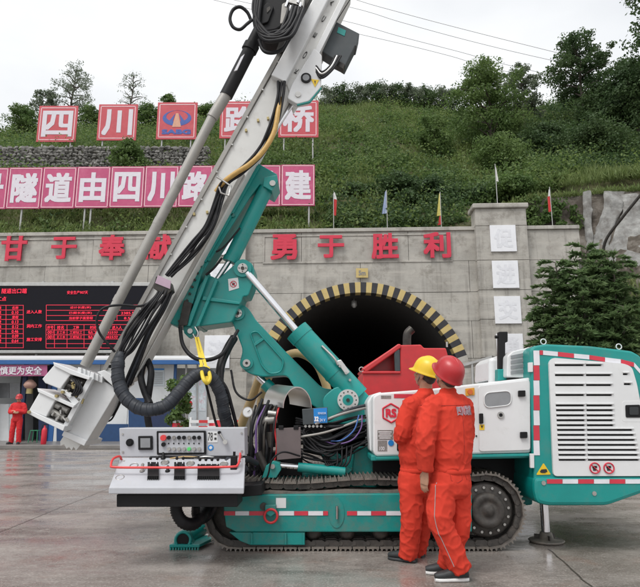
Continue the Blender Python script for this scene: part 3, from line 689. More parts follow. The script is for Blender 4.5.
for y0 in (YT, 7.75):
    tr = track(y0)
    w = MB(); zc = Vector((cs, y0 + .06, rs))
    w.lathe(zc, (0, 1, 0), [(0, .0), (0, .235), (.02, .262), (.05, .262), (.06, .20), (.25, .20), (.26, .262), (.29, .262), (.3, .0)], 36); sp = part(w, 'sprocket', M['track_dark'], tr)
    if y0 == YT:
        h = MB(); h.lathe(Vector((cs, y0 - .02, rs)), (0, 1, 0), [(0, .0), (0, .05), (.012, .055), (.012, .095), (-.0, .105), (.0, .15), (.025, .165), (.1, .17)], 32); part(h, 'hub', M['track_dark'], rig)
        for k in range(16):
            a = 2 * PI * k / 16 + .1
            if k == 0: b = MB(); b.cyl((0, -.02, 0), (0, .02, 0), .014, seg=6); bm_ = b.mesh('bolt'); bm_.materials.append(M['steel'])
            link('bolt', bm_, None, sp, Vector((cs + .212 * math.cos(a), y0 + .06, rs + .212 * math.sin(a))) - rig.location)
    w = MB(); w.lathe(Vector((ci, y0 + .08, ri)), (0, 1, 0), [(0, .0), (0, .235), (.06, .245), (.2, .245), (.26, .235), (.26, 0)], 32); part(w, 'idler', M['track_dark'], tr)
    for k in range(6):
        xk = ci + .42 + k * .33; w = MB(); w.lathe(Vector((xk, y0 + .05, .165)), (0, 1, 0), [(0, .0), (0, .045), (.02, .07), (.05, .085), (.25, .085), (.3, .07), (.3, 0)], 16); part(w, 'roller', M['track_dark'], tr)
    for k in (.3, .68):
        xk = ci + (cs - ci) * k; w = MB(); w.lathe(Vector((xk, y0 + .05, .555)), (0, 1, 0), [(0, .0), (0, .05), (.04, .06), (.26, .06), (.3, .0)], 14); part(w, 'carrier_roller', M['track_dark'], tr)
    if y0 != YT:
        fb = MB(); fb.box(((ci + cs) / 2 - .05, y0 + .2, .37), (cs - ci - .3, .24, .3)); part(fb, 'track_frame', M['teal_dirty'], tr)
YF = 6.02                                          # near track frame plate, with its guard
fr = ppoly('track_frame', [(222, 495), (350, 494), (472, 493), (472, 532), (236, 532), (226, 527)], YF, .3, 'teal_dirty', bev=.01)
ppoly('track_guard', [(229, 532.3), (305, 532.3), (305, 545), (250, 545), (240, 541)], YF + .01, .28, 'teal_dirty', fr)
for x in (251, 285, 303): ppoly('guard_rib', [(x, 533), (x + 1.4, 533), (x + 1.4, 544.5), (x, 544.5)], YF - .012, .02, 'teal_dirty', fr, 0)
ppoly('dirt_layer', [(240, 494.6), (270, 490), (300, 491.5), (345, 489), (390, 490), (430, 487), (468, 489), (471, 492.6)], YF + .05, .2, 'track', fr, 0)
def stripe(par, segs, Y, t=.006):
    for q, c in segs: part(MB().px(q, Y - t, t), 'reflective_tape', M['red_tape' if c == 'r' else 'white_tape'], par)
sg = []; xx = [(224, 235, 'r'), (235.3, 249, 'w'), (249.3, 265, 'r'), (279, 294, 'w'), (294.3, 308, 'r'), (308.3, 323, 'w'), (323.3, 328, 'r'), (347, 357, 'r'), (357.3, 371, 'w'), (371.3, 386, 'r'), (386.3, 401, 'w'), (401.3, 416, 'r'), (416.3, 431, 'w')]
stripe(fr, [([(a, 511.2), (b, 511.2), (b, 515.4), (a, 515.4)], c) for a, b, c in xx], YF)
ppoly('white_sticker', [(276, 498), (286, 498), (286, 508), (276, 508)], YF - .004, .004, 'white', fr, 0)
p = P(271, 512, YF - .05); m = MB(); rr_ = .062; m.tube([p + Vector((math.cos(a) * rr_, -.01, -.035 + math.sin(a) * rr_)) for a in [2 * PI * k / 20 for k in range(20)]], .012, 8, closed=True); part(m, 'shackle', M['red'], fr)
ppoly('shackle_lug', [(265, 505), (276, 505), (276, 513), (270.5, 517), (265, 513)], YF - .06, .06, 'teal_dirty', fr)
disc('frame_port', (263.5, 506.5), YF - .02, 3.6, .02, 'track_dark', fr)
m = MB(); c_ = P(336.5, 513, YF); m.loft([[c_ + Vector((.075 * math.cos(a), yy, .135 * math.sin(a))) for a in [2 * PI * k / 24 for k in range(24)]] for yy in (-.008, .01)], smooth=False); part(m, 'inspection_cover', M['teal_dirty'], fr, bev=.003)
m = MB(); m.tube([P(337, 506, YF - .03), P(337, 519, YF - .03)], .012, 8); part(m, 'grease_fitting', M['steel'], fr)
# ---- chassis between the tracks
ppoly('chassis', [(255, 500), (255, 476), (300, 472), (345, 470), (372, 462), (372, 452), (533, 452), (533, 505), (480, 510), (270, 515)], 6.62, .95, 'teal_dirty', bev=.02)
ppoly('under_skirt', [(371, 455.5), (531, 452.5), (531, 458), (371, 461)], 6.0, 1.6, 'teal', bev=.01)
ppoly('engine_bay', [(373, 459), (531, 456), (531, 490), (373, 480)], 6.5, .11, 'black', bev=0)
ppoly('turret_base', [(330, 478), (334, 440), (322, 421), (335, 402), (378, 402), (392, 425), (388, 478)], 6.75, .5, 'teal', bev=.02)
ppoly('side_bracket', [(352, 476), (355, 448), (378, 446), (381, 476)], 6.55, .18, 'teal_dirty', bev=.01)
ppoly('brace', [(318, 474), (334, 452), (341, 455), (327, 476)], 6.5, .1, 'teal')
ppoly('brace', [(322, 455), (328, 450), (352, 470), (346, 476)], 6.46, .06, 'teal')
# tilt cylinder low down
rcyl('cylinder_barrel', (298, 467), (345, 472), 6.3, 4.6, 'teal'); rcyl('cylinder_rod', (276, 465), (299, 467), 6.3, 2.7, 'chrome')
ppoly('cylinder_lug', [(262, 478), (266, 466), (273, 461), (280, 463), (281, 470), (276, 478)], 6.22, .16, 'teal'); disc('pin', (272.5, 466.5), 6.2, 2.4, .2, 'steel')
# dark frame and hose clutter in the middle
ppoly('valve_frame', [(303, 428), (330, 424), (372, 417), (372, 452), (330, 458), (303, 452)], 6.75, .3, 'black')
ppoly('support_plate', [(258, 476), (258, 404), (270, 404), (270, 452), (302, 452), (302, 476)], 6.6, .3, 'black')
ppoly('brown_plate', [(276, 428.5), (300.6, 427), (301, 458), (277, 460)], 6.25, .02, 'brown_plate', bev=.003)
for x in (281, 296): ppoly('plate_clip', [(x - 2.5, 425.5), (x + 2.5, 425.5), (x + 2.5, 429.5), (x - 2.5, 429.5)], 6.24, .03, 'black')
vb = ppoly('junction_box', [(302, 409), (327.5, 407), (328, 423.5), (303, 425)], 6.3, .2, 'box_grey')
ppoly('blue_label', [(313.5, 408.6), (327, 407.8), (327.3, 422.6), (314, 423.2)], 6.293, .008, 'blue_sticker', vb, 0)
t = MB(); c_ = P(322, 413.2, 6.285); t.text('32', P(316.5, 419, 6.285), .045, .05, depth=.004, bold=.05); t.text('SENSOR', c_, .085, .02, depth=.004); t.text('24 V', P(322.5, 420, 6.285), .06, .03, depth=.004); part(t, 'label_text', M['ink_white'], vb)
for k in range(6): disc('cable_gland', (305.5 + k * 3.9, 426.2), 6.34, 1.4, .05, 'steel', vb, 8, 0)
# half round aluminium guard
c0, c1 = P(297.5, 408, 6.35), P(277, 404, 6.9); R_ = .165; m = MB(); n = 20; ax = (c1 - c0); rgs = []
side = Vector((0, 0, 1)).cross(ax).normalized()
for rr2, cc in ((R_, c0), (R_, c1), (R_ - .008, c1), (R_ - .008, c0)):
    rgs.append([cc + side * math.cos(PI * k / n) * rr2 + Vector((0, 0, 1)) * math.sin(PI * k / n) * rr2 * 1.35 for k in range(n + 1)])
vs = [v for r_ in rgs for v in r_]; q = n + 1
m.add(vs, [(i * q + k, i * q + k + 1, ((i + 1) % 4) * q + k + 1, ((i + 1) % 4) * q + k) for i in range(4) for k in range(n)], True); sg_ = part(m, 'round_guard', M['silver'])
ed = sg_.modifiers.new('e', 'EDGE_SPLIT'); ed.split_angle = math.radians(35)
# pressure gauge, filters
gz = disc('pressure_gauge', (247.5, 412), 6.2, 5.2, .05, 'steel'); disc('gauge_face', (247.5, 412), 6.195, 4.4, .01, 'white', gz)
m = MB(); g0 = P(247.5, 412, 6.188); m.tube([g0, g0 + Vector((.025, 0, .02))], .003, 5); part(m, 'gauge_needle', M['ink_black'], gz)
rcyl('filter_bowl', (271, 432), (271, 447), 6.35, 4.5, 'dark_steel'); rcyl('valve_body', (262, 421), (277, 419), 6.4, 4.0, 'rod'); rcyl('valve_cap', (268, 413), (276, 414), 6.38, 3.0, 'steel')
rcyl('hydraulic_valve', (258, 452), (266, 470), 6.3, 4, 'dark_steel')
rh = random.Random(21)
for i in range(15):
    y = 414 + i * 2.6; hose('hydraulic_hose', [(376, y * .6 + 168 + rh.uniform(-3, 3), 6.5 + rh.uniform(-.1, .2)), (352, y + rh.uniform(0, 6), 6.42), (330 + rh.uniform(-6, 6), y + 9 + rh.uniform(-2, 9), 6.36 + rh.uniform(-.08, .1)), (308 + rh.uniform(-5, 5), y + 7 + rh.uniform(-4, 6), 6.42), (296, y + 4, 6.5)], rh.uniform(.8, 1.5), n=6)
for i in range(3): hose('hydraulic_hose', [(345, 440, 6.4), (322 + i * 3, 452 + i * 2, 6.33), (304, 444 - i * 6, 6.36), (310 + i * 3, 428, 6.4), (330, 432, 6.38)], 1.1)
hose('steel_pipe', [(300, 437, 6.3), (330, 431, 6.33), (372, 415, 6.45)], 1.2, 'rod'); hose('steel_pipe', [(315, 424, 6.3), (345, 413, 6.36), (374, 406, 6.5)], 1.5, 'rod')
hose('steel_pipe', [(328, 420, 6.33), (348, 410, 6.38), (374, 403, 6.5)], 1.5, 'wrap')
hose('purple_cable', [(362, 415, 6.36), (361, 428, 6.33), (352, 440, 6.33), (336, 444, 6.36), (322, 440, 6.4)], .7, 'purple'); hose('blue_cable', [(359, 415, 6.36), (354, 430, 6.33), (342, 440, 6.34), (331, 441, 6.38)], .7, 'blue_cable')
for i in range(4): hose('hydraulic_hose', [(352 - i * 5, 446, 6.36), (349 - i * 4, 462 + i, 6.3), (338 - i * 3, 470 - i, 6.34), (328 - i * 2, 456, 6.4)], .9)
for i in range(9):
    x = 250 + i * 3.2; hose('hydraulic_hose', [(x + 6, 402 + rh.uniform(-4, 8), 6.5), (x + rh.uniform(-4, 4), 425, 6.36 + rh.uniform(-.1, .1)), (x - 2 + rh.uniform(-4, 4), 450, 6.3), (x - 6, 478, 6.4)], rh.uniform(.7, 1.7), ['rubber', 'rubber', 'rubber', 'purple', 'rubber', 'rubber', 'dark_steel', 'rubber', 'red'][i])
hose('hydraulic_hose', [(300, 456, 6.2), (283, 452, 6.12), (272, 460, 6.1), (268, 475, 6.12), (262, 486, 6.2)], .9)
# tan hose looping behind the boom
hose('tan_hose', [(262, 425, 7.5), (262, 395, 7.5), (275, 366, 7.5), (295, 353, 7.5), (315, 362, 7.5), (326, 385, 7.5), (328, 402, 7.5)], 4.2, 'tan', seg=12)
hose('tan_hose', [(240, 428, 7.6), (252, 398, 7.6), (262, 373, 7.6), (272, 360, 7.6)], 4.5, 'tan', seg=12)
# ---- boom
YBm = 6.85
boom = ppoly('boom', rounded([(230, 316), (236, 303), (248, 307), (254, 318), (286, 352), (322, 388), (346, 391), (370, 404), (368, 413), (330, 417), (300, 397), (287, 375), (262, 377), (247, 373), (239, 364), (243, 350)], 5), YBm, .34, 'teal', bev=.012)
disc('pin_boss', (237.5, 313), YBm - .03, 7.2, .4, 'teal', boom); disc('pin', (237.5, 313), YBm - .05, 4.4, .06, 'steel', boom); disc('pin_cap', (237.5, 313), YBm - .06, 1.8, .02, 'dark_steel', boom); bolts(boom, (237.5, 313), YBm - .05, 3.2, 4, .55, 'dark_steel')
disc('pin_boss', (246.5, 363), YBm - .03, 6.5, .4, 'teal', boom); disc('pin', (246.5, 363), YBm - .05, 3.8, .06, 'steel', boom); disc('pin_cap', (246.5, 363), YBm - .06, 1.4, .02, 'dark_steel', boom)
# raised lug ring pressed into the arm
q = rounded([(250, 333), (257, 331), (284, 361), (281, 372), (270, 374), (262, 366)], 4); qq = [P(a, b, YBm - .02) for a, b in q]
part(MB().tube(qq, .009, 8, closed=True), 'stiffener', M['teal'], boom)
ppoly('web', [(253, 344), (263, 337), (265, 339), (255, 346)], YBm - .025, .03, 'teal', boom, .003)
# lift cylinder
lift = rcyl('lift_cylinder', (298, 332), (358, 397), 6.72, 11.8, 'teal', seg=28); rcyl('lift_rod', (247, 273), (300, 335), 6.72, 3.6, 'chrome', lift)
rcyl('gland', (296.5, 330.5), (303, 337.5), 6.72, 12.4, 'teal', lift, 28); rcyl('band', (334, 371), (336, 373.2), 6.72, 12.4, 'teal', lift, 28)
ppoly('valve_block', [(336, 361), (341, 359.5), (350, 372), (346, 375)], 6.55, .1, 'silver', lift); hose('valve_pipe', [(338, 365, 6.55), (334, 358, 6.55), (322, 346, 6.6)], 1.2, 'steel', lift)
for a in ((340, 366), (346, 373), (350, 380)): disc('fitting', a, 6.53, 1.4, .05, 'steel', lift, 8, 0)
hb = disc('pivot_flange', (348, 400), 6.56, 10.6, .3, 'silver', rig, 32); disc('pivot_core', (348, 400), 6.545, 5.4, .05, 'teal', hb); bolts(hb, (348, 400), 6.555, 8.2, 12, .75, 'dark_steel'); disc('pivot_pin', (348, 400), 6.535, 1.8, .03, 'dark_steel', hb)
ppoly('pivot_cheek', rounded([(326, 424), (322, 398), (336, 386), (362, 388), (376, 404), (380, 424)], 6), 6.62, .1, 'teal', bev=.01)
rcyl('stabiliser_rod', (258, 376), (266, 384), 7.0, 3.4, 'chrome'); rcyl('stabiliser_barrel', (265, 383), (276, 394), 7.0, 6.2, 'teal')
# ---- tilt head that carries the mast
YH = 6.72
head = ppoly('tilt_head', rounded([(207, 274), (218, 279), (236, 263), (244, 259), (252, 263), (254.5, 271), (253, 284), (248, 296), (243, 296), (241, 303), (236, 312), (232, 322), (195, 327), (186, 326), (196, 290)], 3), YH, .36, 'teal', bev=.012)
disc('pin_boss', (242.5, 268), YH - .035, 9, .42, 'teal', head); disc('pin', (242.5, 268), YH - .055, 5, .06, 'steel', head); bolts(head, (242.5, 268), YH - .055, 3.4, 4, .6, 'dark_steel'); disc('pin_cap', (242.5, 268), YH - .065, 1.8, .02, 'dark_steel', head)
for a in ([(206, 274), (209, 275.5), (190, 326), (185, 326)], [(215, 279), (218, 280), (199, 326), (195, 327)]): ppoly('rib', a, YH - .07, .5, 'teal', head)
ppoly('rib', [(203, 296), (240, 302), (239.5, 304.5), (202, 300)], YH - .04, .06, 'teal', head)
st = ppoly('warning_sticker', [(228, 279), (238, 277.5), (239, 288), (229, 291)], YH - .006, .006, 'white', head, 0)
m = MB(); c_ = P(233.4, 284, YH - .01); m.tube([c_ + Vector((.035 * math.cos(a), 0, .035 * math.sin(a))) for a in [2 * PI * k / 20 for k in range(20)]], .004, 5, closed=True); m.tube([c_ + Vector((-.025, 0, .025)), c_ + Vector((.025, 0, -.025))], .004, 5); part(m, 'sticker_ring', M['ink_red'], head)
m = MB(); m.box(c_ + Vector((0, .002, 0)), (.03, .004, .03)); part(m, 'sticker_pictogram', M['ink_black'], head)
# rotary gear plates between head and mast slide
ppoly('swing_plate', [(196, 262), (204, 266), (186, 326), (176, 326), (163, 320), (168, 310)], YH - .05, .45, 'teal_dirty', bev=.01)
ppoly('swing_plate', [(184, 300), (192, 303), (187, 325), (178, 326)], YH - .1, .5, 'dark_steel')
for k in range(9):
    f = k / 8; disc('flange_bolt', (200 - 21 * f, 266 + 55 * f), YH - .075, 1.3, .05, 'dark_steel', head, 6, 0)
m = MB(); ppoly('hook_lug', [(183, 324), (197, 326), (196, 334), (189, 338), (184, 333)], YH - .02, .12, 'teal', head)
disc('hook_pin', (190, 331), YH - .05, 2.6, .18, 'steel', head)
hose('lifting_link', [(195, 327, 6.62), (198, 333, 6.6), (196, 339, 6.6), (193, 334, 6.62)], .9, 'steel')
# ---- mast slide (teal beam) and its cylinder
slide = ppoly('mast_slide', [(253, 160), (277, 174), (278, 181), (272, 191), (260, 184), (250, 197), (209, 262), (203, 272), (180, 322), (162, 320), (176, 291), (198, 252), (226, 198)], YH - .02, .3, 'teal', bev=.012)
ppoly('slide_rib', [(257, 165), (260, 166.5), (206, 262), (202, 262)], YH - .05, .05, 'teal', slide)
ppoly('slide_cheek', [(264, 177), (277, 175), (278, 181), (272, 191), (263, 186)], YH - .06, .4, 'teal', slide)
disc('slide_pin', (272.5, 183), YH - .08, 3, .1, 'steel', slide)
sc_ = rcyl('slide_cylinder', (268.5, 184), (230, 262), 6.78, 7.4, 'teal', seg=24); rcyl('slide_rod', (230, 260), (214, 284), 6.78, 2.6, 'chrome', sc_); rcyl('slide_band', (232, 257), (230, 262), 6.78, 7.9, 'teal', sc_, 24)
rcyl('feed_rod', (297, 97), (252, 165), 6.62, 2.2, 'chrome'); rcyl('feed_rod', (291, 97), (246, 165), 6.68, 2.0, 'dark_steel')
hose('hydraulic_hose', [(222, 258, 6.6), (214, 268, 6.6), (206, 275, 6.62)], 1.2); hose('hydraulic_hose', [(240, 228, 6.66), (225, 246, 6.62), (216, 252, 6.6)], 1)
for c_ in ((209, 259), (233, 215)): disc('bolt_head', c_, YH - .05, 2, .06, 'teal_dirty', slide, 12, 0)
# ---- mast
YM = 6.5
mast = ppoly('mast', [(283, 55), (313, 55), (166, 322), (136, 377), (112, 389), (97, 384), (104, 372), (236, 138)], YM, .26, 'mast_white', bev=.008)
ppoly('mast_rail', [(279, 50), (284, 50), (104, 374), (99, 374)], YM - .03, .32, 'rod', mast, .004)
ppoly('mast_rail', [(241, 172), (244.5, 174), (138, 370), (133, 372)], YM - .03, .06, 'rod', mast, .004)
for k in range(12):
    f = k / 11; disc('rail_bolt', (278 - 168 * f, 62 + 302 * f), YM - .035, .9, .02, 'steel', mast, 6, 0)
for c_ in ((258, 120), (246, 130), (216, 197), (207, 212), (194, 214), (268, 118)): ppoly('mount_block', [(c_[0] - 1.3, c_[1] - 1.2), (c_[0] + .9, c_[1] - 1.6), (c_[0] + 1.3, c_[1] + 1.1), (c_[0] - 1, c_[1] + 1.4)], YM - .03, .03, 'gold', mast, .002)
up = ppoly('upper_mast', [(320, -14), (335, -14), (285.5, 82), (271, 75)], YM - .1, .42, 'white', mast, .012)
up2 = ppoly('upper_mast_side', [(335.3, -14), (352, -14), (309, 76), (292, 101), (285.8, 82)], YM - .02, .34, 'mast_white', mast, .01)
ppoly('side_lip', [(347, -14), (353, -14), (313, 66), (308, 64)], YM - .05, .04, 'white', mast, .004)
du = (P(330, 20, YM) - P(298, 74, YM)).normalized(); dn = Vector((du.z, 0, -du.x))
t = MB()
for ch, x, y, w in (('A', 331.5, 3, .13), ('C', 323.5, 19, .15), ('E', 315, 35, .12), ('O', 305, 55, .17), ('K', 296.5, 71, .12)):
    part(MB().text(ch, P(x, y, YM - .026), w * .6, .032, du, -dn, depth=.006), 'mast_letter', M['ink_black'], mast)
pl = ppoly('mast_bracket', rounded([(314, 48), (322, 55), (321, 87), (309, 101), (297, 104), (287, 98), (292, 84)], 2), YM - .06, .1, 'white', mast, .01)
ppoly('bracket_lip', [(321, 87), (321.8, 87.6), (310, 102.2), (297, 105.4), (297, 104), (309, 101)], YM - .055, .03, 'teal', mast, .004)
disc('sight_ring', (306, 77.5), YM - .085, 5.2, .03, 'black', pl); disc('sight_glass', (306, 77.5), YM - .09, 3.4, .02, 'glass_grey', pl); disc('bracket_bolt', (298, 94), YM - .075, 3, .03, 'steel', pl)
m = MB(); m.px([(311, 79), (319, 80), (315, 87)], YM - .067, .006); part(m, 'warning_triangle', M['yellow'], pl); m = MB(); m.px([(314.3, 80.8), (315.7, 80.8), (315.2, 84.6)], YM - .07, .003); part(m, 'triangle_mark', M['ink_black'], pl)
bx_ = ppoly('hose_reel_box', [(334, 20.5), (359.5, 33.5), (356.5, 46), (355, 46), (345, 66), (320, 50)], YM + .05, .2, 'box_grey', mast, .02)
ppoly('reel_plate', [(338.5, 27), (346, 30.5), (344.5, 36), (337, 32.5)], YM + .044, .006, 'teal', bx_, 0)
for a in ([(333, 58), (345, 64), (343, 69), (331, 63)],): ppoly('reel_latch', a, YM + .03, .1, 'dark_steel', bx_)
for i in range(4): hose('hydraulic_hose', [(335 + i * 2, 56, 6.5), (330 + i, 66 + i, 6.45), (322, 72 + i * 2, 6.42), (316, 66 + i * 2, 6.45)], 1.1, ['rubber', 'silver', 'rubber', 'rubber'][i])
hose('stay_cable', [(356, -10, 6.5), (336, 22, 6.52)], .45)
# rotary head, rod and black sleeve
rod = rcyl('drill_rod', (213, 116), (85, 366), 6.38, 4.8, 'rod', mast, 24); rcyl('rod_coupling', (160, 219), (157, 225), 6.38, 5.1, 'rod', rod, 24); rcyl('rod_coupling', (120, 296.5), (117, 302), 6.38, 5.05, 'rod', rod, 24)
sl = rcyl('rod_sleeve', (226, 96), (262, 26), 6.38, 6.6, 'black', mast, 24); rcyl('rod_shank', (212, 118), (228, 92), 6.38, 5.7, 'rod', mast, 24); rcyl('sleeve_collar', (249, 51), (252, 45), 6.38, 7.8, 'black', mast, 24)
m = MB(); m.px([(241, 57), (244.5, 54), (237, 70), (234, 71)], 6.24, .012); part(m, 'sleeve_label', M['white_tape'], sl)
rh_ = ppoly('rotary_head', rounded([(254, -14), (300, -14), (291, 20), (276, 30), (262, 32), (252, 22)], 3), 6.3, .42, 'black', mast, .02)
ppoly('head_cover', rounded([(263, 6), (268, 2), (274, 6), (268, 22), (261, 24)], 2), 6.27, .05, 'black', rh_, .01); ppoly('head_slot', rounded([(266.5, 8), (270, 6), (270.5, 9), (267, 13)], 1), 6.262, .012, 'dark_steel', rh_, 0)
ppoly('head_plate', rounded([(282, 4), (286, 2), (288, 12), (284, 22), (280, 24)], 1.5), 6.28, .05, 'rod', rh_, .004)
ppoly('manifold', [(284, -12), (306, -10), (303, 6), (287, 2)], 6.26, .12, 'steel', rh_)
for x, y in ((291, 6), (296, 9), (301, 3), (288, 0), (300, -4)): rcyl('hose_fitting', (x, y), (x - 2.4, y + 7), 6.24, 1.3, 'chrome', rh_, 8)
ppoly('carriage', [(291, 10), (308, -8), (314, -8), (283, 52), (276, 50)], 6.42, .12, 'dark_steel', mast)
rq = random.Random(2)
for i in range(9):
    j1, j2, j3 = rq.uniform(-3, 3), rq.uniform(-3, 4), rq.uniform(-2, 3)
    hose('hydraulic_hose', [(289 + i * 1.9 + j1 * .3, 5 + i * .5, 6.25), (284 + i * 1.3 + j1, 22 + i + j2, 6.22 - .012 * i), (272 + i + j2, 33 + i * .7 + j3, 6.2 - .01 * i), (261 + j1 + i * .5, 27 + i * 1.2 + j2, 6.2), (254 + i * .5 + j3 * .5, 12 + i * 1.4, 6.22), (255 + i * .9, -10, 6.26)], 1.3 + .4 * (i % 3), par=mast, seg=8)
hose('hydraulic_hose', [(251, 20, 6.2), (247, 12, 6.18), (240, 7, 6.16), (233, 10, 6.16), (230, 19, 6.16), (233, 27, 6.16), (240, 29.5, 6.16), (247, 24, 6.17), (252, 20, 6.2)], 1.7, par=mast, n=8)
hose('hydraulic_hose', [(259, 40, 6.3), (263, 50, 6.26), (271, 53, 6.25), (281, 50, 6.28), (287, 40, 6.32), (290, 24, 6.34)], 1.8, par=mast)
# hoses along the mast
rj2 = random.Random(31)
def jit(pts, k): return [(a + rj2.uniform(-k, k), b + rj2.uniform(-k, k), y + rj2.uniform(-.02, .02)) for a, b, y in pts]
for i in range(6):
    d = i * 1.8; hose('mast_hose', jit([(279 + d * .7, 82, 6.42), (277 + d * .7, 98, 6.38), (270 + d, 125, 6.36), (256 + d, 152, 6.36), (236 + d, 172, 6.37), (220 + d, 184, 6.36), (214 + d, 200, 6.36), (206 + d, 225, 6.36), (192 + d * 1.3, 243, 6.36), (178 + d * 1.5, 258, 6.36), (166 + d * .6, 276, 6.36)], 1.1), rj2.choice((.9, 1.2, 1.5)), par=mast, n=6)
hose('ochre_hose', [(280, 98, 6.42), (278, 112, 6.36), (274, 132, 6.33), (264, 150, 6.31), (250, 164, 6.31), (236, 173, 6.33), (224, 182, 6.36), (216, 192, 6.4)], 2.5, 'orange_hose', mast, seg=12)
m = MB(); m.tube([P(a, b, 6.3) for a, b in ((217, 177), (222, 180), (231, 186), (229, 196), (221, 193), (219, 187))], .012, 6); part(m, 'hose_clamp', M['steel'], mast)
hc = ppoly('hose_clamp_block', [(156, 276), (170, 282), (172, 290), (166, 296), (153, 288)], 6.26, .14, 'dark_steel', mast); ppoly('clamp_plate', [(158, 275), (171, 281), (170, 289), (155, 283)], 6.25, .01, mat('mauve plate', (.42, .3, .38), .5), hc, .002)
for i in range(9): hose('mast_hose', jit([(160 + i * 1.3, 286, 6.3), (155 + i * 1.5, 296, 6.26), (142 + i * 1.7, 309 + i * .6, 6.22), (128 + i * 2.4, 330, 6.2), (121 + i * 1.5, 345 + i * .5, 6.2), (118 + i * .7, 358, 6.2), (118 + i * .6, 368, 6.18)], 1.4), rj2.choice((.9, 1.1, 1.3)), par=mast)
for i in range(3): hose('mast_hose', [(168 + i * 2, 292, 6.3), (160 + i * 2, 310, 6.28), (146 + i * 2, 335, 6.3), (132 + i * 3, 366, 6.34), (124 + i * 3, 385, 6.4)], 1.5, ['rubber', 'wrap', 'rubber'][i], mast)
hose('mast_hose', [(155, 300, 6.3), (140, 306, 6.2), (120, 305, 6.14), (104, 308, 6.1), (97, 318, 6.1), (99, 332, 6.12), (108, 344, 6.16), (115, 352, 6.2)], 1.2, par=mast)
# lower end: clamp and breakout boxes
foot = ppoly('mast_foot', [(95, 376), (115, 387.5), (115.5, 394), (87, 441), (65, 431)], YM - .12, .3, 'white', mast, .008)
ppoly('foot_flange', [(64, 430.5), (87, 440.5), (84, 446), (61.5, 435.5)], YM - .15, .46, 'white', foot, .006)
ppoly('toothed_tip', [(66, 432), (84, 441), (76, 450.5), (73.5, 447), (71.5, 450.5), (69, 447), (66.5, 449), (64, 444.5), (60.5, 446), (60, 441.5)], YM - .08, .3, 'mast_white', foot, .004)
ppoly('foot_edge', [(92.5, 374.5), (96, 376.5), (67, 431.5), (63.5, 430)], YM - .16, .46, 'white', foot, .004)
for k in range(9):
    f = k / 8; disc('foot_bolt', (91 - 23 * f, 384 + 42 * f), YM - .165, .8, .02, 'dark_steel', foot, 6, 0)
ppoly('foot_shelf', [(97, 372), (104, 370), (123, 382), (115, 388)], YM - .16, .42, 'white', foot, .006); disc('mast_hole', (110, 366), YM - .004, 2, .02, 'black', mast, 14, 0)
def clampbox(name, outer, opening, Y):
    o = ppoly(name, outer, Y, .36, 'white', mast, .008)
    return o
b1 = clampbox('clamp_box', [(54, 365), (71, 374), (60, 389), (45, 383), (42, 379)], None, 6.22)
ppoly('box_flange', [(53, 362), (90, 377), (89, 380), (71, 374.5), (54, 366)], 6.2, .42, 'white', mast, .005)
ppoly('clamp_body', rounded([(70, 374), (87, 381), (76, 402), (61, 394), (62, 388)], 2), 6.3, .3, 'dark_steel', mast, .01)
for a, b, r_ in (((72, 379), (82, 384), 2.6), ((68, 385), (80, 391), 2.2), ((66, 391), (76, 397), 2.4)): rcyl('clamp_jaw', a, b, 6.27, r_, 'steel' if r_ > 2.3 else 'dark_steel', mast, 12)
for k in range(14):
    x, y = rj2.uniform(66, 84), rj2.uniform(380, 400)
    if (x - 66) * .5 + 378 > y + 6: continue
    rcyl('clamp_fitting', (x, y), (x + rj2.uniform(-4, 4), y + rj2.uniform(2, 5)), 6.25, rj2.uniform(.8, 1.8), rj2.choice(('steel', 'dark_steel', 'rod', 'gold')), mast, 8)
for k in range(8):
    x, y = rj2.uniform(52, 68), rj2.uniform(406, 420); rcyl('clamp_fitting', (x, y), (x + rj2.uniform(-3, 3), y + rj2.uniform(2, 4)), 6.22, rj2.uniform(.8, 1.6), rj2.choice(('steel', 'dark_steel', 'rod')), mast, 8)
for i in range(4): hose('hydraulic_hose', [(70 + i * 3, 377 + i, 6.24), (76 + i * 2, 384 + i * 2, 6.2), (73 + i * 2, 394, 6.2), (66 + i * 2, 396, 6.24)], .9, par=mast)
ppoly('clamp_guard', [(66, 396), (72, 394), (79, 402), (74, 406)], 6.22, .1, 'white', mast, .004)
ppoly('box_flange', [(88, 377.5), (93, 379), (65, 431), (61, 429)], 6.24, .05, 'white', mast, .004)
b2 = clampbox('clamp_box', [(40, 391), (56, 399), (46, 417), (29, 410)], None, 6.2)
ppoly('box_flange', [(37, 388), (75, 405), (73, 408), (56, 400.5), (38, 392)], 6.18, .42, 'white', mast, .005)
ppoly('clamp_body', rounded([(55, 402), (71, 409), (64, 424), (46, 418)], 2), 6.28, .3, 'dark_steel', mast, .01)
for a, b, r_ in (((56, 405), (68, 411), 3), ((52, 411), (64, 418), 3.2)): rcyl('clamp_jaw', a, b, 6.26, r_, 'rod', mast, 12)
ppoly('bottom_flange', [(29, 410), (47, 418), (65, 426), (63, 431), (38, 419), (27, 413)], 6.18, .42, 'white', mast, .005)
ppoly('shelf_bracket', [(62, 389), (72, 395), (70, 398), (60, 392)], 6.2, .36, 'white', mast, .004)
for c_ in ((28.5, 412), (62, 392), (56, 396)): disc('flange_knob', c_, 6.16, 1.6, .04, 'gold', mast, 10, 0)
for x in range(6): ppoly('clamp_cover', [(78 + x * 4.2, 367 + x * 1.6), (81.5 + x * 4.2, 368 + x * 1.6), (81 + x * 4.2, 374 + x * 1.8), (77 + x * 4.2, 372.5 + x * 1.8)], 6.26 + .03 * (x % 3), .2, 'white', mast, .004)
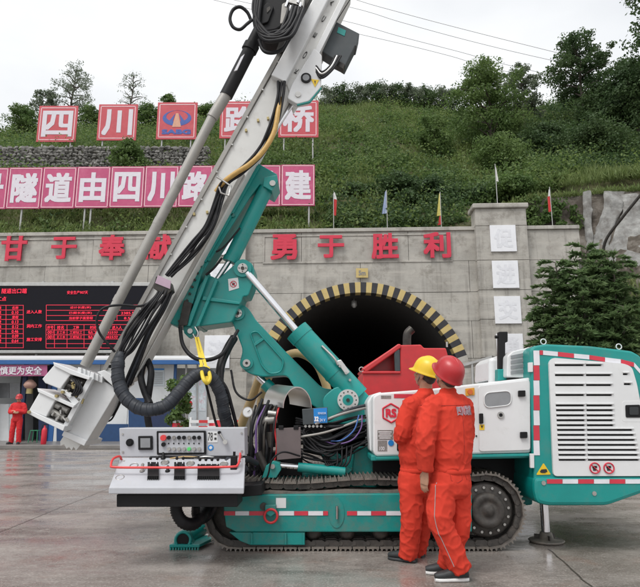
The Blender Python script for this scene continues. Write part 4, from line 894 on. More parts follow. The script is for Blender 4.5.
for i in range(5): hose('hydraulic_hose', [(130 + i, 372 + i, 6.5), (128 - i * 1.4, 386 + i * 3, 6.6), (121 - i * 1.2, 399 + i * 3, 6.68), (109, 405 + i * 4, 6.72), (98 - i, 404 + i * 4, 6.85), (92, 398 + i * 4, 6.9)], .9, par=mast)
# thick wrapped hose bundle hung from the yellow strap
bund = [P(*p) for p in ((121, 352, 6.2), (118, 366, 6.18), (119, 383, 6.16), (126, 398, 6.14), (139, 408, 6.12), (154, 409.5, 6.12), (168, 404, 6.14), (180, 391, 6.18), (191, 379, 6.22), (203, 373, 6.26), (214, 381, 6.3), (221, 395, 6.34), (224, 412, 6.38), (228, 428, 6.45))]
cp_ = catmull(bund, 16); k6 = mpp(390, 6.2); rad = [6.4 * k6 * (1 + .02 * math.sin(i * 2.1) + .035 * math.sin(i * .53)) * min(1, .55 + i / 26) for i in range(len(cp_))]
part(MB().tube(cp_, rad, 18), 'hose_bundle', M['wrap'], rig)
hel = []; 
tot_n = len(cp_)
for i in range(0, (tot_n - 1) * 6):
    f = i / 6; a = int(f); c_ = cp_[a].lerp(cp_[min(a + 1, tot_n - 1)], f - a); d = (cp_[min(a + 1, tot_n - 1)] - cp_[max(a - 1, 0)]).normalized(); u, w_ = frame(d); an = i * .17; hel.append(c_ + (u * math.cos(an) + w_ * math.sin(an)) * (rad[a] - .001))
part(MB().tube(hel, .0045, 5), 'spiral_wrap', M['wrap'], rig)
hose('bundle_tail', [(222, 408, 6.36), (219, 390, 6.5), (221, 365, 6.6), (228, 348, 6.7), (234, 338, 6.8)], 4.6, 'rubber', seg=12)
hose('bundle_tail', [(150, 404, 6.4), (144, 390, 6.5), (141, 375, 6.55), (146, 360, 6.6), (151, 370, 6.55), (150, 385, 6.5), (147, 410, 6.5), (150, 432, 6.5)], 3.4, 'rubber', seg=10)
hose('hydraulic_hose', [(180, 327, 6.6), (183, 345, 6.5), (193, 357, 6.45), (207, 360, 6.45), (222, 354, 6.5), (232, 338, 6.6)], 2.0, par=rig)
hose('hydraulic_hose', [(238, 330, 6.7), (230, 345, 6.6), (222, 370, 6.5), (225, 400, 6.45), (232, 425, 6.45)], 1.6)
hose('hydraulic_hose', [(207, 372, 6.3), (216, 376, 6.3), (226, 388, 6.34), (232, 408, 6.4), (237, 428, 6.45)], 1.8); hose('hydraulic_hose', [(205, 380, 6.3), (210, 400, 6.36), (215, 420, 6.4), (219, 432, 6.4)], 1.3)
hose('hydraulic_hose', [(231, 370, 6.6), (236, 392, 6.55), (250, 400, 6.5), (262, 392, 6.5)], 1.1)
for i in range(4): hose('hydraulic_hose', [(226 + i * 4, 428, 6.45), (234 + i * 5, 440, 6.4), (246 + i * 4, 450 + i * 4, 6.34), (252 + i * 3, 470, 6.36)], 1.5 + .3 * (i % 2))
m = MB()                                           # strap: flat loop of webbing
for dx, ex in ((0, 0), (4.5, 5)):
    a = [P(196 + dx * .3, 337, 6.58), P(199 + dx * .6, 352, 6.5), P(203 + dx * .8 + ex * .2, 372, 6.3), P(205 + ex * .6, 381, 6.1)]
    for p0, p1 in zip(a, a[1:]):
        m.prism([p0 + Vector((-.017, 0, 0)), p0 + Vector((.017, 0, 0)), p1 + Vector((.017, 0, 0)), p1 + Vector((-.017, 0, 0))], (0, .006, 0))
part(m, 'lifting_strap', M['strap'], rig)
m = MB(); m.tube(catmull([P(201, 366, 6.34), P(203, 378, 6.08), P(207, 383, 6.08), P(210, 378, 6.12), P(208, 368, 6.34)], 5), .02, 8); part(m, 'lifting_strap', M['strap'], rig)
# ---- operator console
cons = empty('console', (0, 0, 0)); cons.parent = rig
cb = ppoly('console_panel', rounded([(119, 428), (244.5, 427.5), (245, 456), (120, 457)], 1.2), 5.72, .24, 'panel_grey', cons, .008)
zt0 = P(180, 457.5, 5.70).z; zb0_ = P(180, 487.5, 5.30).z; xl0, xr0 = P(120, 457.5, 5.70).x, P(245, 457.5, 5.70).x; xl1, xr1 = P(108.8, 487.5, 5.30).x, P(244, 487.5, 5.30).x
desk_n = (Vector((0, 5.30 - 5.70, zb0_ - zt0))).cross(Vector((1, 0, 0))).normalized()
if desk_n.z < 0: desk_n = -desk_n
lipz = P(180, 494, 5.30).z
m = MB(); A = [Vector((xl0, 5.72, zt0)), Vector((xr0, 5.72, zt0)), Vector((xr1, 5.30, zb0_)), Vector((xl1, 5.30, zb0_))]; B_ = [Vector((v.x, v.y, lipz)) for v in A]
m.add(A + B_, [(3, 2, 1, 0), (0, 1, 5, 4), (1, 2, 6, 5), (2, 3, 7, 6), (3, 0, 4, 7), (4, 5, 6, 7)]); desk = part(m, 'console_desk', M['panel_grey'], cons, .008)
def D(px, py, up=0.0):                             # point on the sloping desk under that pixel
    d = ray(px, py); p0 = A[0]; t = (p0 - CAMP).dot(desk_n) / d.dot(desk_n); return CAMP + d * t + desk_n * up
m = MB(); m.px([(116.5, 494.4), (237.5, 494.4), (237.5, 507), (116.5, 507)], 5.36, .34); part(m, 'console_tray', M['black'], cons, .006)
desk_s = Vector((0, -(desk_n.z), desk_n.y)).normalized(); desk_s = desk_s if desk_s.y < 0 else -desk_s
YP = 5.72
ppoly('cable_slot', [(150, 456.4), (231, 456.0), (231, 459.2), (150, 459.4)], 5.715, .05, 'black', cons, 0)
for _i in range(4): hose('slot_cable', [(170 + _i * 12, 458.5, 5.70), (186 + _i * 10, 456.5 + _i % 2, 5.69), (205 + _i * 7, 458.2, 5.70)], .7, ['tan', 'rubber', 'silver', 'rubber'][_i], cons)
disc('emergency_dial', (129.5, 442.5), YP - .02, 3.7, .02, 'black', cb); disc('dial_cap', (129.5, 442.5), YP - .03, 2.2, .02, 'black', cb)
ds = ppoly('display', rounded([(138, 436), (152.3, 435.8), (152.5, 449.8), (138.2, 450)], 1), YP - .018, .018, 'black', cb, .003); ppoly('display_glass', [(140.3, 438.2), (150, 438.1), (150.2, 447.6), (140.5, 447.7)], YP - .022, .004, 'glass_grey', ds, 0)
bb = ppoly('button_box', rounded([(156.5, 431), (205.5, 430.6), (206, 454.3), (156.8, 454.8)], 1), YP - .025, .025, 'black', cb, .004); ppoly('button_plate', rounded([(158.6, 433), (203.6, 432.6), (203.9, 452.4), (158.8, 452.8)], .6), YP - .029, .004, 'panel_grey', bb, 0)
disc('stop_button', (163, 437.8), YP - .06, 2.9, .03, 'rail_red', bb); disc('key_switch', (163.2, 444.5), YP - .05, 2.1, .03, 'black', bb)
for k in range(7):
    x = 168.6 + k * 5.05
    disc('push_button', (x, 437.6), YP - .048, 1.9, .02, 'black' if k in (0, 2, 5, 6, 3) else 'ink_grey', bb, 12, 0); disc('indicator', (x, 443.4), YP - .034, .75, .006, 'black', bb, 8, 0)
    disc('selector_knob', (x, 449), YP - .052, 1.8, .025, 'green_led' if k == 4 else 'steel', bb, 12, 0)
t = MB(); ppoly('number_card', [(207.3, 431.5), (217.5, 431.4), (217.7, 442.3), (207.5, 442.4)], YP - .004, .004, 'white', cb, 0); t.text('78', P(210.3, 436.5, YP - .006), .046, .075, depth=.003); t.box(P(215.4, 434, YP - .006), (.02, .003, .012)); t.box(P(215.4, 438.6, YP - .006), (.02, .003, .02)); part(t, 'card_text', M['ink_black'], cb)
disc('blue_sticker', (210.7, 447.6), YP - .004, 2.9, .004, 'blue_sticker', cb, 20, 0); disc('sticker_face', (210.7, 447.6), YP - .006, 1.6, .003, 'white', cb, 16, 0)
m = MB(); m.tube([P(219, 432.5, YP - .03), P(225, 442, YP - .03)], .009, 8); part(m, 'latch_lever', M['steel'], cb); disc('latch_knob', (225, 442), YP - .05, 2.3, .03, 'silver', cb, 14); disc('latch_pivot', (219, 432.5), YP - .04, 1.5, .04, 'black', cb, 10)
for c_ in ((122.5, 434), (122.7, 452), (241.5, 433), (241.8, 451)): disc('screw', c_, YP - .008, 1.0, .008, 'steel', cb, 8, 0)
for c_ in ((113, 484), (240, 484), (124, 461), (226, 478), (240, 462), (130, 481), (142, 481), (170, 483), (196, 483)):
    m = MB(); p = D(*c_); m.cyl(p, p + desk_n * .006, .009, seg=8); part(m, 'screw', M['steel'], desk)
def block(px0, px1, py0, py1, n):
    a, b, c_, d_ = D(px0, py0), D(px1, py0), D(px1, py1), D(px0, py1); m = MB(); m.prism([a, b, c_, d_], desk_n * .045); bl = part(m, 'lever_block', M['black'], desk, .004)
    for k in range(n):
        f = (k + .5) / n; base = a.lerp(b, f).lerp(d_.lerp(c_, f), .35) + desk_n * .04; tip = base + Vector((0, .012, .075)) + Vector((.02 * (f - .5), 0, 0))
        m = MB(); m.lathe(base, (tip - base), [(0, .017), (.02, .015), (.03, .007)], 10); part(m, 'lever_boot', M['black'], bl)
        m = MB(); m.cyl(base, tip, .005, seg=8); part(m, 'lever', M['chrome'], bl); m = MB(); m.ball(tip, (.014, .014, .016), nu=12, nv=8); part(m, 'lever_knob', M['black'], bl)
    for k in range(n * 3 + 1):
        f = k / (n * 3); p0 = d_.lerp(c_, f) + desk_n * .002
        m = MB(); m.box(p0 + desk_n * .02 + desk_s * .004, (.003, .012, .036)); part(m, 'block_fin', M['ink_black'], bl)
block(148, 159, 466, 480, 2); block(174.5, 185, 466, 480, 2); block(197.8, 219.5, 468, 480, 4)
for c_, hh in (((142, 468), .07), ((167.5, 468), .05), ((163, 455), .06)):
    b = D(c_[0], c_[1] + 4); m = MB(); m.lathe(b, (0, .1, 1), [(0, .022), (.015, .022), (.02, .013), (hh, .015), (hh + .01, .0)], 12); part(m, 'joystick', M['ink_grey' if hh > .06 else 'black'], desk)
b = D(233.5, 470); m = MB(); m.box(b + Vector((0, .02, .06)), (.06, .05, .13)); part(m, 'pendant', M['black'], desk, .008); m = MB(); m.cyl(b + Vector((0, .02, .12)), b + Vector((0, .02, .16)), .012, seg=8); part(m, 'pendant_knob', M['black'], desk)
for c_ in ((165, 463), (190.5, 464), (224, 464.5), (120, 478), (134, 466)):
    b = D(*c_); u = Vector((1, 0, 0)); v_ = desk_s; m = MB(); m.tube([b + desk_n * .006 + (u * math.cos(a) + v_ * math.sin(a)) * .036 for a in [2 * PI * k / 20 for k in range(20)]], .004, 6, closed=True); part(m, 'gauge_rim', M['steel'], desk)
    if c_[0] > 150: m = MB(); m.cyl(b, b + desk_n * .008, .03, seg=16); part(m, 'gauge_face', M['ink_grey'], desk)
rl_pts = [D(121.5, 459.5, .0), D(120, 461, .05), D(114, 466, .075), D(112, 472.3, .075), D(116, 474.5, .075), D(150, 474.8, .075), D(190, 474.8, .075), D(232, 474, .075), D(238, 472, .075), D(240, 466, .075), D(240.5, 459, .06), D(240.5, 457.5, .0)]
part(MB().tube(catmull(rl_pts, 5), .0105, 10), 'guard_rail', M['rail_red'], cons)
hose('cable_bundle', [(246, 470, 5.8), (238, 462, 5.74), (228, 460, 5.72), (226, 464, 5.68)], 3.2, 'wrap', cons, seg=10); hose('cable_bundle', [(238, 463, 5.72), (246, 459, 5.85), (256, 463, 6.1)], 3.4, 'wrap', cons, seg=10)
ppoly('console_arm', [(205, 500), (214, 500), (262, 495), (262, 484), (214, 489)], 5.75, .6, 'black', cons)
for i in range(2):
    pts = [P(*p) for p in (((176, 505, 5.6), (177, 513, 5.6), (183, 522, 5.62), (193, 524, 5.7), (201, 517, 5.8), (206, 508, 5.95)), ((196, 505, 5.7), (196, 515, 5.8), (202, 520, 5.85), (210, 514, 5.95), (216, 504, 6.0)))[i]]
    c_ = catmull(pts, 9); part(MB().tube(c_, [(.05 if i == 0 else .035) * (1 + .16 * (k % 2)) for k in range(len(c_))], 14), 'corrugated_hose', M['rubber'], cons)
# front jack foot
jf = G(187, 549); YJ = jf.y
j = ppoly('front_jack', rounded([(173, 548), (176, 541), (177, 534), (183, 530), (189, 534), (191, 541), (197, 548)], 2), YJ - .0, .12, 'teal', bev=.01)
m = MB(); p = P(183, 540, YJ - .01); m.tube([p + Vector((.074 * math.cos(a), 0, .074 * math.sin(a))) for a in [2 * PI * k / 24 for k in range(24)]], .015, 8, closed=True); part(m, 'jack_tube', M['teal'], j); disc('jack_bore', (183, 540), YJ - .006, 6.8, .02, 'black', j, 20, 0)
m = MB(); a, b = P(183, 540, YJ + .1), P(203, 526, YJ + .55); m.cyl(a, b, .088, seg=20); part(m, 'jack_leg', M['teal'], j)
m = MB(); z0 = .02; m.prism([Vector((P(170, 549, YJ).x, YJ - .04, z0 + .002)), Vector((P(200, 549, YJ).x, YJ - .04, z0 + .002)), Vector((P(200, 549, YJ).x + .12, YJ + .4, z0 + .002)), Vector((P(172, 549, YJ).x + .1, YJ + .4, z0 + .002))], (0, 0, .028)); part(m, 'jack_plate', M['teal'], j, .006)
xa, xb = P(170, 549, YJ).x, P(200, 549, YJ).x
for k in range(11):
    m = MB(); m.box((xa + (xb - xa) * (k + .5) / 11, YJ - .02, .011), (.014, .05, .022)); part(m, 'jack_tooth', M['teal_dirty'], j)
# ---- white engine hood
hood = ppoly('side_hood', rounded([(372.5, 397), (378, 393), (430, 389), (531, 377.3), (531, 453), (376, 456.5), (373, 452)], 3), 5.98, 1.75, 'white', bev=.02)
ppoly('hood_corner', rounded([(367, 402), (372, 394.5), (382, 391.5), (382, 450), (370, 452)], 3), 6.2, 1.5, 'white', hood, .02)
lx = P(391, 413, 5.975); m = MB(); R2 = .092
hx = [lx + Vector((R2 * math.sin(a), 0, R2 * math.cos(a))) for a in [PI / 3 * k for k in range(6)]]
for a, b in zip(hx, hx[1:] + hx[:1]): m.tube([a, b], .0085, 4)
m.text('RS', lx, .105, .085, depth=.006, bold=.05); part(m, 'hexagon_logo', M['ink_red'], hood)
def sticker(name, a, b, c_, d_, m_, Y=5.98, par=hood): return ppoly(name, [(a, b), (c_, b), (c_, d_), (a, d_)], Y - .004, .004, m_, par, 0)
sticker('red_band', 394, 394, 431, 398, 'red_tape'); sticker('grey_band', 381, 395.5, 391, 398.5, 'ink_grey')
s1 = sticker('type_plate', 377.5, 430, 393, 439.5, 'ink_grey'); s2 = sticker('type_plate', 377.7, 440.5, 387, 451, 'ink_grey'); disc('blue_sticker', (391, 443), 5.974, 2.9, .006, 'blue_sticker', hood, 18, 0)
t = MB()
for k in range(4): t.box(P(385, 432 + k * 2, 5.974), (.13 - .02 * (k % 2), .003, .008))
t.text('100', P(382, 448.5, 5.974), .05, .035, depth=.003); tag(part(t, 'plate_print', M['ink_white'], hood), kind='stuff')
ppoly('vent_hole', rounded([(397, 436), (405, 435), (405, 451), (397, 451)], 1.5), 5.972, .012, 'black', hood, 0)
door = ppoly('hood_door', rounded([(478.5, 386), (530, 380), (530.5, 450), (479.5, 451.5)], 3), 5.962, .02, 'white', hood, .004)
q = MB(); ov = rounded([(484, 393), (511, 390.5), (511.5, 405), (484.5, 408)], 6.5, 6); q.px(ov, 5.94, .031)
ppoly('oval_pane', ov, 5.956, .004, 'glass_grey', door, 0); part(MB().tube([P(a, b, 5.955) for a, b in ov], .006, 6, closed=True), 'pane_rim', M['white'], door)
disc('lock', (501, 415), 5.95, 3.4, .015, 'steel', door, 16); disc('lock_core', (501, 415), 5.945, 1.8, .01, 'black', door, 10)
for c_ in ((522, 393.5), (524, 435)):
    hg = ppoly('hinge', rounded([(c_[0] - 3.3, c_[1] - 3), (c_[0] + 3.6, c_[1] - 3.2), (c_[0] + 3.6, c_[1] + 3), (c_[0] - 3.3, c_[1] + 3.2)], 1), 5.935, .028, 'black', door, .003)
ppoly('latch', rounded([(479.5, 413.5), (483.3, 413.3), (483.5, 423.5), (479.7, 423.7)], 1), 5.935, .03, 'black', door, .003); sticker('yellow_label', 479.5, 424.5, 484.5, 430, 'yellow', 5.962, door); t = MB(); t.px([(481, 425.6), (483, 425.6), (482, 428.6)], 5.956, .003); part(t, 'label_mark', M['ink_black'], door)
ol = ppoly('marker_lamp', rounded([(465.5, 388.6), (474.5, 387.6), (474.8, 395), (465.8, 396)], .6), 5.965, .015, mat('amber lamp', (.65, .3, .02), .3), hood, .003); disc('lamp_lens', (470.3, 391.8), 5.955, 2.6, .015, mat('amber red lens', (.6, .13, .02), .2), ol, 14)
disc('hood_bolt', (476.5, 436), 5.972, .9, .01, 'dark_steel', hood, 8, 0)
ppoly('teal_sill', [(376, 457), (533, 453.5), (533, 456.2), (376, 460)], 5.955, .05, 'teal', bev=.005)
# intake and stacks on the hood
ppoly('rear_intake', rounded([(507, 377), (507.5, 356), (513, 351), (531, 347), (531, 378)], 2), 6.15, 1.3, 'white', hood, .02)
for k in range(4): ppoly('intake_slot', [(511, 355.5 + k * 5.2), (528, 352 + k * 5.6), (528, 355.5 + k * 5.6), (511, 358.6 + k * 5.2)], 6.138, .014, 'glass_grey', hood, 0)
rcyl('air_cleaner', (492.5, 383), (492.5, 362), 6.6, 4.2, 'white', hood, 20); m = MB(); m.ball(P(492.5, 362, 6.6), .045, nu=14, nv=8); part(m, 'air_cleaner_cap', M['white'], hood)
es = ppoly('exhaust_stack', [(499, 369), (499, 331.5), (508, 331.5), (508, 342), (505.5, 342), (505.5, 369)], 6.3, .08, 'black', hood, .01); ppoly('stack_base', [(498, 369), (507, 369), (507, 380), (498, 381)], 6.28, .12, 'teal', hood, .008); rcyl('stack_knob', (495, 337), (499, 337), 6.34, 1.6, 'black', hood, 8)
# ---- rear engine cover
out = rounded([(530, 350), (534, 346), (546, 344), (590, 346), (632, 351), (641, 356), (648, 380), (662, 478), (534, 482)], 3)
rear = ppoly('rear_cover', out, 5.93, 2.0, 'teal', bev=.03, par=rig)
pan = rounded([(549, 362), (553, 357.7), (624, 363.5), (632, 367), (637, 384), (654, 476), (553.5, 476)], 4)
lp_ = MB().px(pan, 5.902, .04); lpan = part(lp_, 'louvre_panel', M['white'], rear)
rows = [(365, 602.5), (375, 612), (385, 612.5), (395, 613), (405.4, 613.5), (410.2, 614), (415.4, 614), (420.3, 614), (425.3, 614.5), (430, 633.5), (435, 635), (440, 636), (445, 637), (450, 638), (455, 639), (460, 640)]
ct = MB(); slots = []
for i, (y, xe) in enumerate(rows):
    x0 = 555.6 + i * .27
    for a, b in ((x0, 584.6 + i * .14), (586.8 + i * .14, xe)): slots.append((a, b, y))
slots += [(624, 629, 374), (625, 632, 384)]
for a, b, y in slots: ct.px([(a, y - .9), (b, y - .9), (b, y + .95), (a, y + .95)], 5.88, .1)
boolean_cut(lpan, ct)
for a, b, y in slots:
    ppoly('louvre_lip', [(a - .8, y - 2.4), (b + .8, y - 2.4), (b + .5, y - 1.0), (a - .5, y - 1.0)], 5.889, .013, 'white', lpan, .003)
bk_ = ppoly('louvre_backing', [(553, 363), (622, 366), (634, 385), (648, 472), (556, 472)], 5.926, .003, 'black', rear, 0)
hr = ppoly('handle_recess', rounded([(625.5, 405), (640, 404.6), (641.5, 417.5), (626, 417.5)], 1.5), 5.894, .014, 'black', lpan, 0); ppoly('handle', rounded([(629.5, 407), (638.5, 407), (639, 415), (629.5, 415)], 1.5), 5.885, .02, 'glass_dark', hr, .003); ppoly('handle_surround', rounded([(622, 401), (640.5, 400.5), (643.5, 422), (622, 422)], 3), 5.9005, .012, 'white', lpan, .003)
stripe(rear, [([(533.5, 350.5 + k * 15), (539.3, 350.5 + k * 15), (539.9, 365.2 + k * 15), (534, 365.2 + k * 15)], 'wr'[k % 2]) for k in range(7)], 5.93)
ts = [(539.6, 350.3), (543, 350.4), (558, 351.8), (574, 353.6), (589.5, 355), (605, 357.4), (621, 359.3), (634, 362.5), (641, 370), (643, 385)]
for k in range(len(ts) - 1):
    (a, b), (c_, d_) = ts[k], ts[k + 1]; part(MB().px([(a + .15, b), (c_ - .15, d_), (c_ - .15, d_ + 4.4), (a + .15, b + 4.4)], 5.924, .006), 'reflective_tape', M['red_tape' if k % 2 == 0 else 'white_tape'], rear)
wt = MB(); wt.px(rounded([(543.6, 463), (551, 474.5), (536.3, 474.8)], 1.2), 5.924, .006); w_ = part(wt, 'warning_triangle', M['yellow'], rear); t = MB(); t.px([(540, 471.5), (541.5, 469.5), (546.5, 469), (547.5, 471.5), (545, 473), (541, 472.8)], 5.920, .004); part(t, 'triangle_mark', M['ink_black'], rear)
for c_ in ((595, 468), (609, 468)):
    d0 = disc('prohibition_sign', c_, 5.898, 5.6, .004, 'white', lpan, 24, 0); p = P(c_[0], c_[1], 5.893); k = mpp(468, 5.9); m = MB(); m.tube([p + Vector((5 * k * math.cos(a), 0, 5 * k * math.sin(a))) for a in [2 * PI * q / 24 for q in range(24)]], .0065, 6, closed=True); m.tube([p + Vector((-3.5 * k, 0, 3.5 * k)), p + Vector((3.5 * k, 0, -3.5 * k))], .005, 6); part(m, 'sign_ring', M['ink_red'], lpan)
    m = MB(); m.box(p + Vector((-.005, .002, -.002)), (.028, .004, .045)); m.box(p + Vector((.012, .002, .01)), (.02, .004, .02)); m.box(p + Vector((-.018, .002, .005)), (.012, .004, .012)); part(m, 'sign_pictogram', M['ink_black'], lpan)
m = ppoly('side_latch', rounded([(528.5, 362.5), (533, 362.3), (533, 372), (528.7, 372)], .6), 5.92, .03, 'white', rear, .003); ppoly('side_latch', rounded([(530.2, 453.8), (534.2, 453.6), (534.4, 468), (530.5, 468)], .6), 5.915, .03, 'white', rear, .003)
for x, y in ((543.5, 343.6), (619, 348.6)):
    p = P(x, y, 6.1); m = MB(); m.tube([p + Vector((.028 * math.cos(a), 0, .028 * math.sin(a) + .02)) for a in [2 * PI * k / 14 for k in range(14)]], .006, 6, closed=True); part(m, 'lifting_eye', M['white'], rear)
bump = ppoly('bumper', rounded([(534, 477), (662, 476.5), (664, 486), (608, 505.8), (548, 506), (536.5, 503), (533.5, 490)], 5), 5.9, 2.0, 'teal', bev=.035)
stripe(bump, [([(547 + k * 15.7, 479.2), (562.4 + k * 15.7, 479.2), (562.4 + k * 15.7, 483.6), (547 + k * 15.7, 483.6)], 'rw'[k % 2]) for k in range(7)], 5.9)
for c_ in ((543.8, 483), (594.5, 493.5)): disc('bumper_bolt', c_, 5.893, 2.2, .02, 'steel', bump, 14)
# rear jack
jz = P(545, 545, 6.5); jx = jz.x
jk = MB(); jk.cyl((jx, 6.45, .03), (jx, 6.45, .62), .042, seg=20); jr = part(jk, 'rear_jack', M['chrome'], rig)
m = MB(); m.lathe((jx, 6.45, .005), (0, 0, 1), [(0, .165), (.018, .18), (.026, .17), (.03, .075), (.09, .06), (.1, .05)], 28); part(m, 'jack_pad', M['track'], jr)
for k in range(3):
    m = MB(); a = 2 * PI * k / 3 + .5; m.box((jx + .09 * math.cos(a), 6.45 + .09 * math.sin(a), .05), (.06, .012, .05), Matrix.Rotation(a, 3, 'Z')); part(m, 'pad_rib', M['track_dark'], jr)
# ================================================================== SITE OFFICE AND YARD THINGS
M['off_wall'] = mat('white cladding', (.62, .64, .65), .5, var=.08, scale=1, dirt=.3, dcol=(.35, .34, .32), dscale=1.5)
M['off_blue'] = mat('blue steel trim', (.02, .10, .29), .45, var=.12)
M['off_band'] = mat('navy lower band', (.015, .055, .15), .5)
M['off_navy'] = mat('dark blue post', (.015, .03, .09), .5)
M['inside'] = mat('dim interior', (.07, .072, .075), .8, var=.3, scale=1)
M['banner'] = mat('mauve banner', (.36, .09, .20), .6, var=.15, scale=2)
M['lantern'] = mat('faded paper lantern', (.42, .25, .2), .6)
M['plastic_red'] = mat('red plastic', (.55, .02, .04), .4); M['plastic_green'] = mat('green plastic', (.02, .2, .1), .4)
M['poster'] = mat('pale poster', (.55, .62, .66), .5, var=.25, scale=5, dirt=.6, dcol=(.55, .25, .3), dscale=6, drange=(.5, .62))
M['grey_board'] = mat('grey board', (.5, .55, .58), .5, var=.1)
YO = 24.0
def O(px, py, off=0.0): return P(px, py, YO - off)
off = empty('site_office', (O(90, 440).x, YO + 1.5, .14), 'low white site office with a blue roof edge and open dark doors', 'office')
def orect(name, a, b, c, d, o, t, m, par=off, bev=0): return MB().prism([O(a, d, o), O(c, d, o), O(c, b, o), O(a, b, o)], (0, t, 0)).build(name, M[m], par, bev=bev)
zg = .14
def wallpiece(a, c, b=364, name='wall_panel', m='off_wall', o=0.0, t=.12):
    q0, q1 = O(a, 400, o), O(c, 400, o); zt_ = O(100, b, o).z
    return MB().prism([Vector((q0.x, YO - o, zg)), Vector((q1.x, YO - o, zg)), Vector((q1.x, YO - o, zt_)), Vector((q0.x, YO - o, zt_))], (0, t, 0)).build(name, M[m], off)
orect('roof_fascia', -110, 359.8, 206, 364.4, .7, .1, 'off_blue', bev=.02)
xa, xb = O(-110, 360, .7).x, O(206, 360, .7).x; zr = O(0, 359.8, .7).z
MB().prism([Vector((xa, YO - .7, zr)), Vector((xb, YO - .7, zr)), Vector((xb, YO + 4.2, zr + .55)), Vector((xa, YO + 4.2, zr + .55))], (0, 0, .06)).build('roof', M['off_wall'], off)
wallpiece(-110, -8); wallpiece(50.5, 56, m='off_blue'); wallpiece(56.5, 98); wallpiece(98.5, 128, m='off_wall'); wallpiece(128.5, 147); wallpiece(147.5, 172.3)
wallpiece(172.6, 175, m='off_blue'); wallpiece(20.5, 24.5, m='off_navy', o=.05); wallpiece(46.5, 50, m='off_navy', o=.05)
orect('wall_band', 56.5, 424, 98, 441, .02, .03, 'off_band'); orect('wall_band', 84, 424, 128, 443, .025, .03, 'off_band'); orect('wall_band', 147.5, 405, 172, 441.5, .02, .03, 'off_navy'); orect('wall_band', 128.5, 398, 147, 441, .02, .03, 'off_band')
# recessed rooms behind the open fronts
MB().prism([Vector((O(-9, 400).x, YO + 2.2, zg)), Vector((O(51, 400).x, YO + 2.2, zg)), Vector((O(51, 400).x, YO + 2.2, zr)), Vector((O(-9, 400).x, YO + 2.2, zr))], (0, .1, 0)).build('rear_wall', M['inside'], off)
MB().prism([Vector((xa, YO + 4.0, zg)), Vector((xb, YO + 4.0, zg)), Vector((xb, YO + 4.0, zr)), Vector((xa, YO + 4.0, zr))], (0, .1, 0)).build('rear_wall', M['off_wall'], off)
for a, c in ((-8, 9), (9.5, 20)):
    orect('counter_front', a, 404, c, 441, -.4, .06, 'off_wall'); orect('side_screen', a, 383, c, 398, -.6, .04, 'glass_grey')
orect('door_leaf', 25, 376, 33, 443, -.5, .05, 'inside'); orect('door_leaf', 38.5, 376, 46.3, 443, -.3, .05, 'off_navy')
nb_ = orect('notice', 150.5, 368, 164.5, 386, .02, .03, 'grey_board'); orect('notice_head', 151, 368.4, 164, 370, .03, .012, 'blue_sticker', nb_); t = MB()
for k in range(6): t.box(O(157.5, 373 + k * 2, .035), (.42, .006, .02))
tag(t.build('notice_print', M['ink_grey'], nb_), kind='stuff')
bn = orect('banner', -60, 364.8, 47.2, 376, .62, .02, 'banner'); t = MB(); c0, c1 = O(3, 370.5, .635), O(45, 370.5, .635); t.text('慎更为安全', (c0 + c1) / 2 - Vector((.12, 0, 0)), (c1 - c0).length, .33, depth=.008, bold=.02); t.build('banner_text', M['sign_white'], bn)
# glazed porch with posters at the right of the office
for a, c in ((187, 196.5), (198, 206.5)):
    gd = orect('glass_door', a, 378, c, 441, .1, .05, 'grey_board'); orect('poster', a + 1, 381, c - 1, 411, .11, .012, 'poster', gd)
orect('door_post', 196.6, 364.6, 197.9, 442, .12, .1, 'post'); orect('door_post', 185.2, 364.6, 186.8, 442, .12, .1, 'post'); wallpiece(207, 246, 372, m='wall'); 
rsn = empty('stop_sign', O(188, 404, .6), 'small round red sign on a post beside the office plant', 'sign'); rsn.location.z = zg
p = O(188, 404, .6); m = MB(); m.cyl((p.x, p.y + .03, zg), (p.x, p.y + .03, p.z + .1), .025, seg=8); m.build('post', M['post'], rsn); m = MB(); m.cyl(p + Vector((0, -.02, 0)), p + Vector((0, .02, 0)), .17, seg=20); m.build('sign_face', M['plastic_red'], rsn); m = MB(); m.box(p + Vector((0, -.025, 0)), (.2, .006, .06)); m.build('sign_bar', M['sign_white'], rsn)
p = O(30.3, 383, .3); ln = empty('paper_lantern', (p.x, p.y, p.z - .3), 'faded round paper lantern hanging in the dark office doorway', 'lantern')
m = MB(); m.lathe(p + Vector((0, 0, -.22)), (0, 0, 1), [(0, .12), (.05, .2), (.14, .25), (.24, .2), (.34, .1), (.36, .04)], 16); m.build('shade', M['lantern'], ln); m = MB(); m.cyl(p + Vector((0, 0, -.42)), p + Vector((0, 0, -.22)), .13, .12, seg=12); m.build('tassel', M['gold'], ln); m = MB(); m.cyl(p + Vector((0, 0, .14)), p + Vector((0, 0, .34)), .008, seg=5); m.build('cord', M['ink_black'], ln)
p = O(43, 447.5, 2.1); p.z = zg; fe = empty('fire_extinguisher', p, 'red fire extinguisher standing outside the office door', 'fire extinguisher')
m = MB(); m.lathe(p, (0, 0, 1), [(0, .085), (.02, .095), (.48, .095), (.55, .07), (.6, .03), (.66, .03)], 16); m.build('cylinder', M['plastic_red'], fe); m = MB(); m.tube([p + Vector((0, 0, .66)), p + Vector((-.06, -.02, .7)), p + Vector((-.1, -.03, .55)), p + Vector((-.11, -.03, .3))], .014, 6); m.build('hose', M['rubber'], fe); m = MB(); m.box(p + Vector((.02, 0, .69)), (.12, .03, .03)); m.build('handle', M['black'], fe)
p = O(34.5, 443, .8); p.z = zg; stl = empty('plastic_stool', p, 'green plastic stool in the office doorway', 'stool')
m = MB(); m.box(p + Vector((0, 0, .44)), (.3, .3, .03)); m.build('seat', M['plastic_green'], stl, bev=.01)
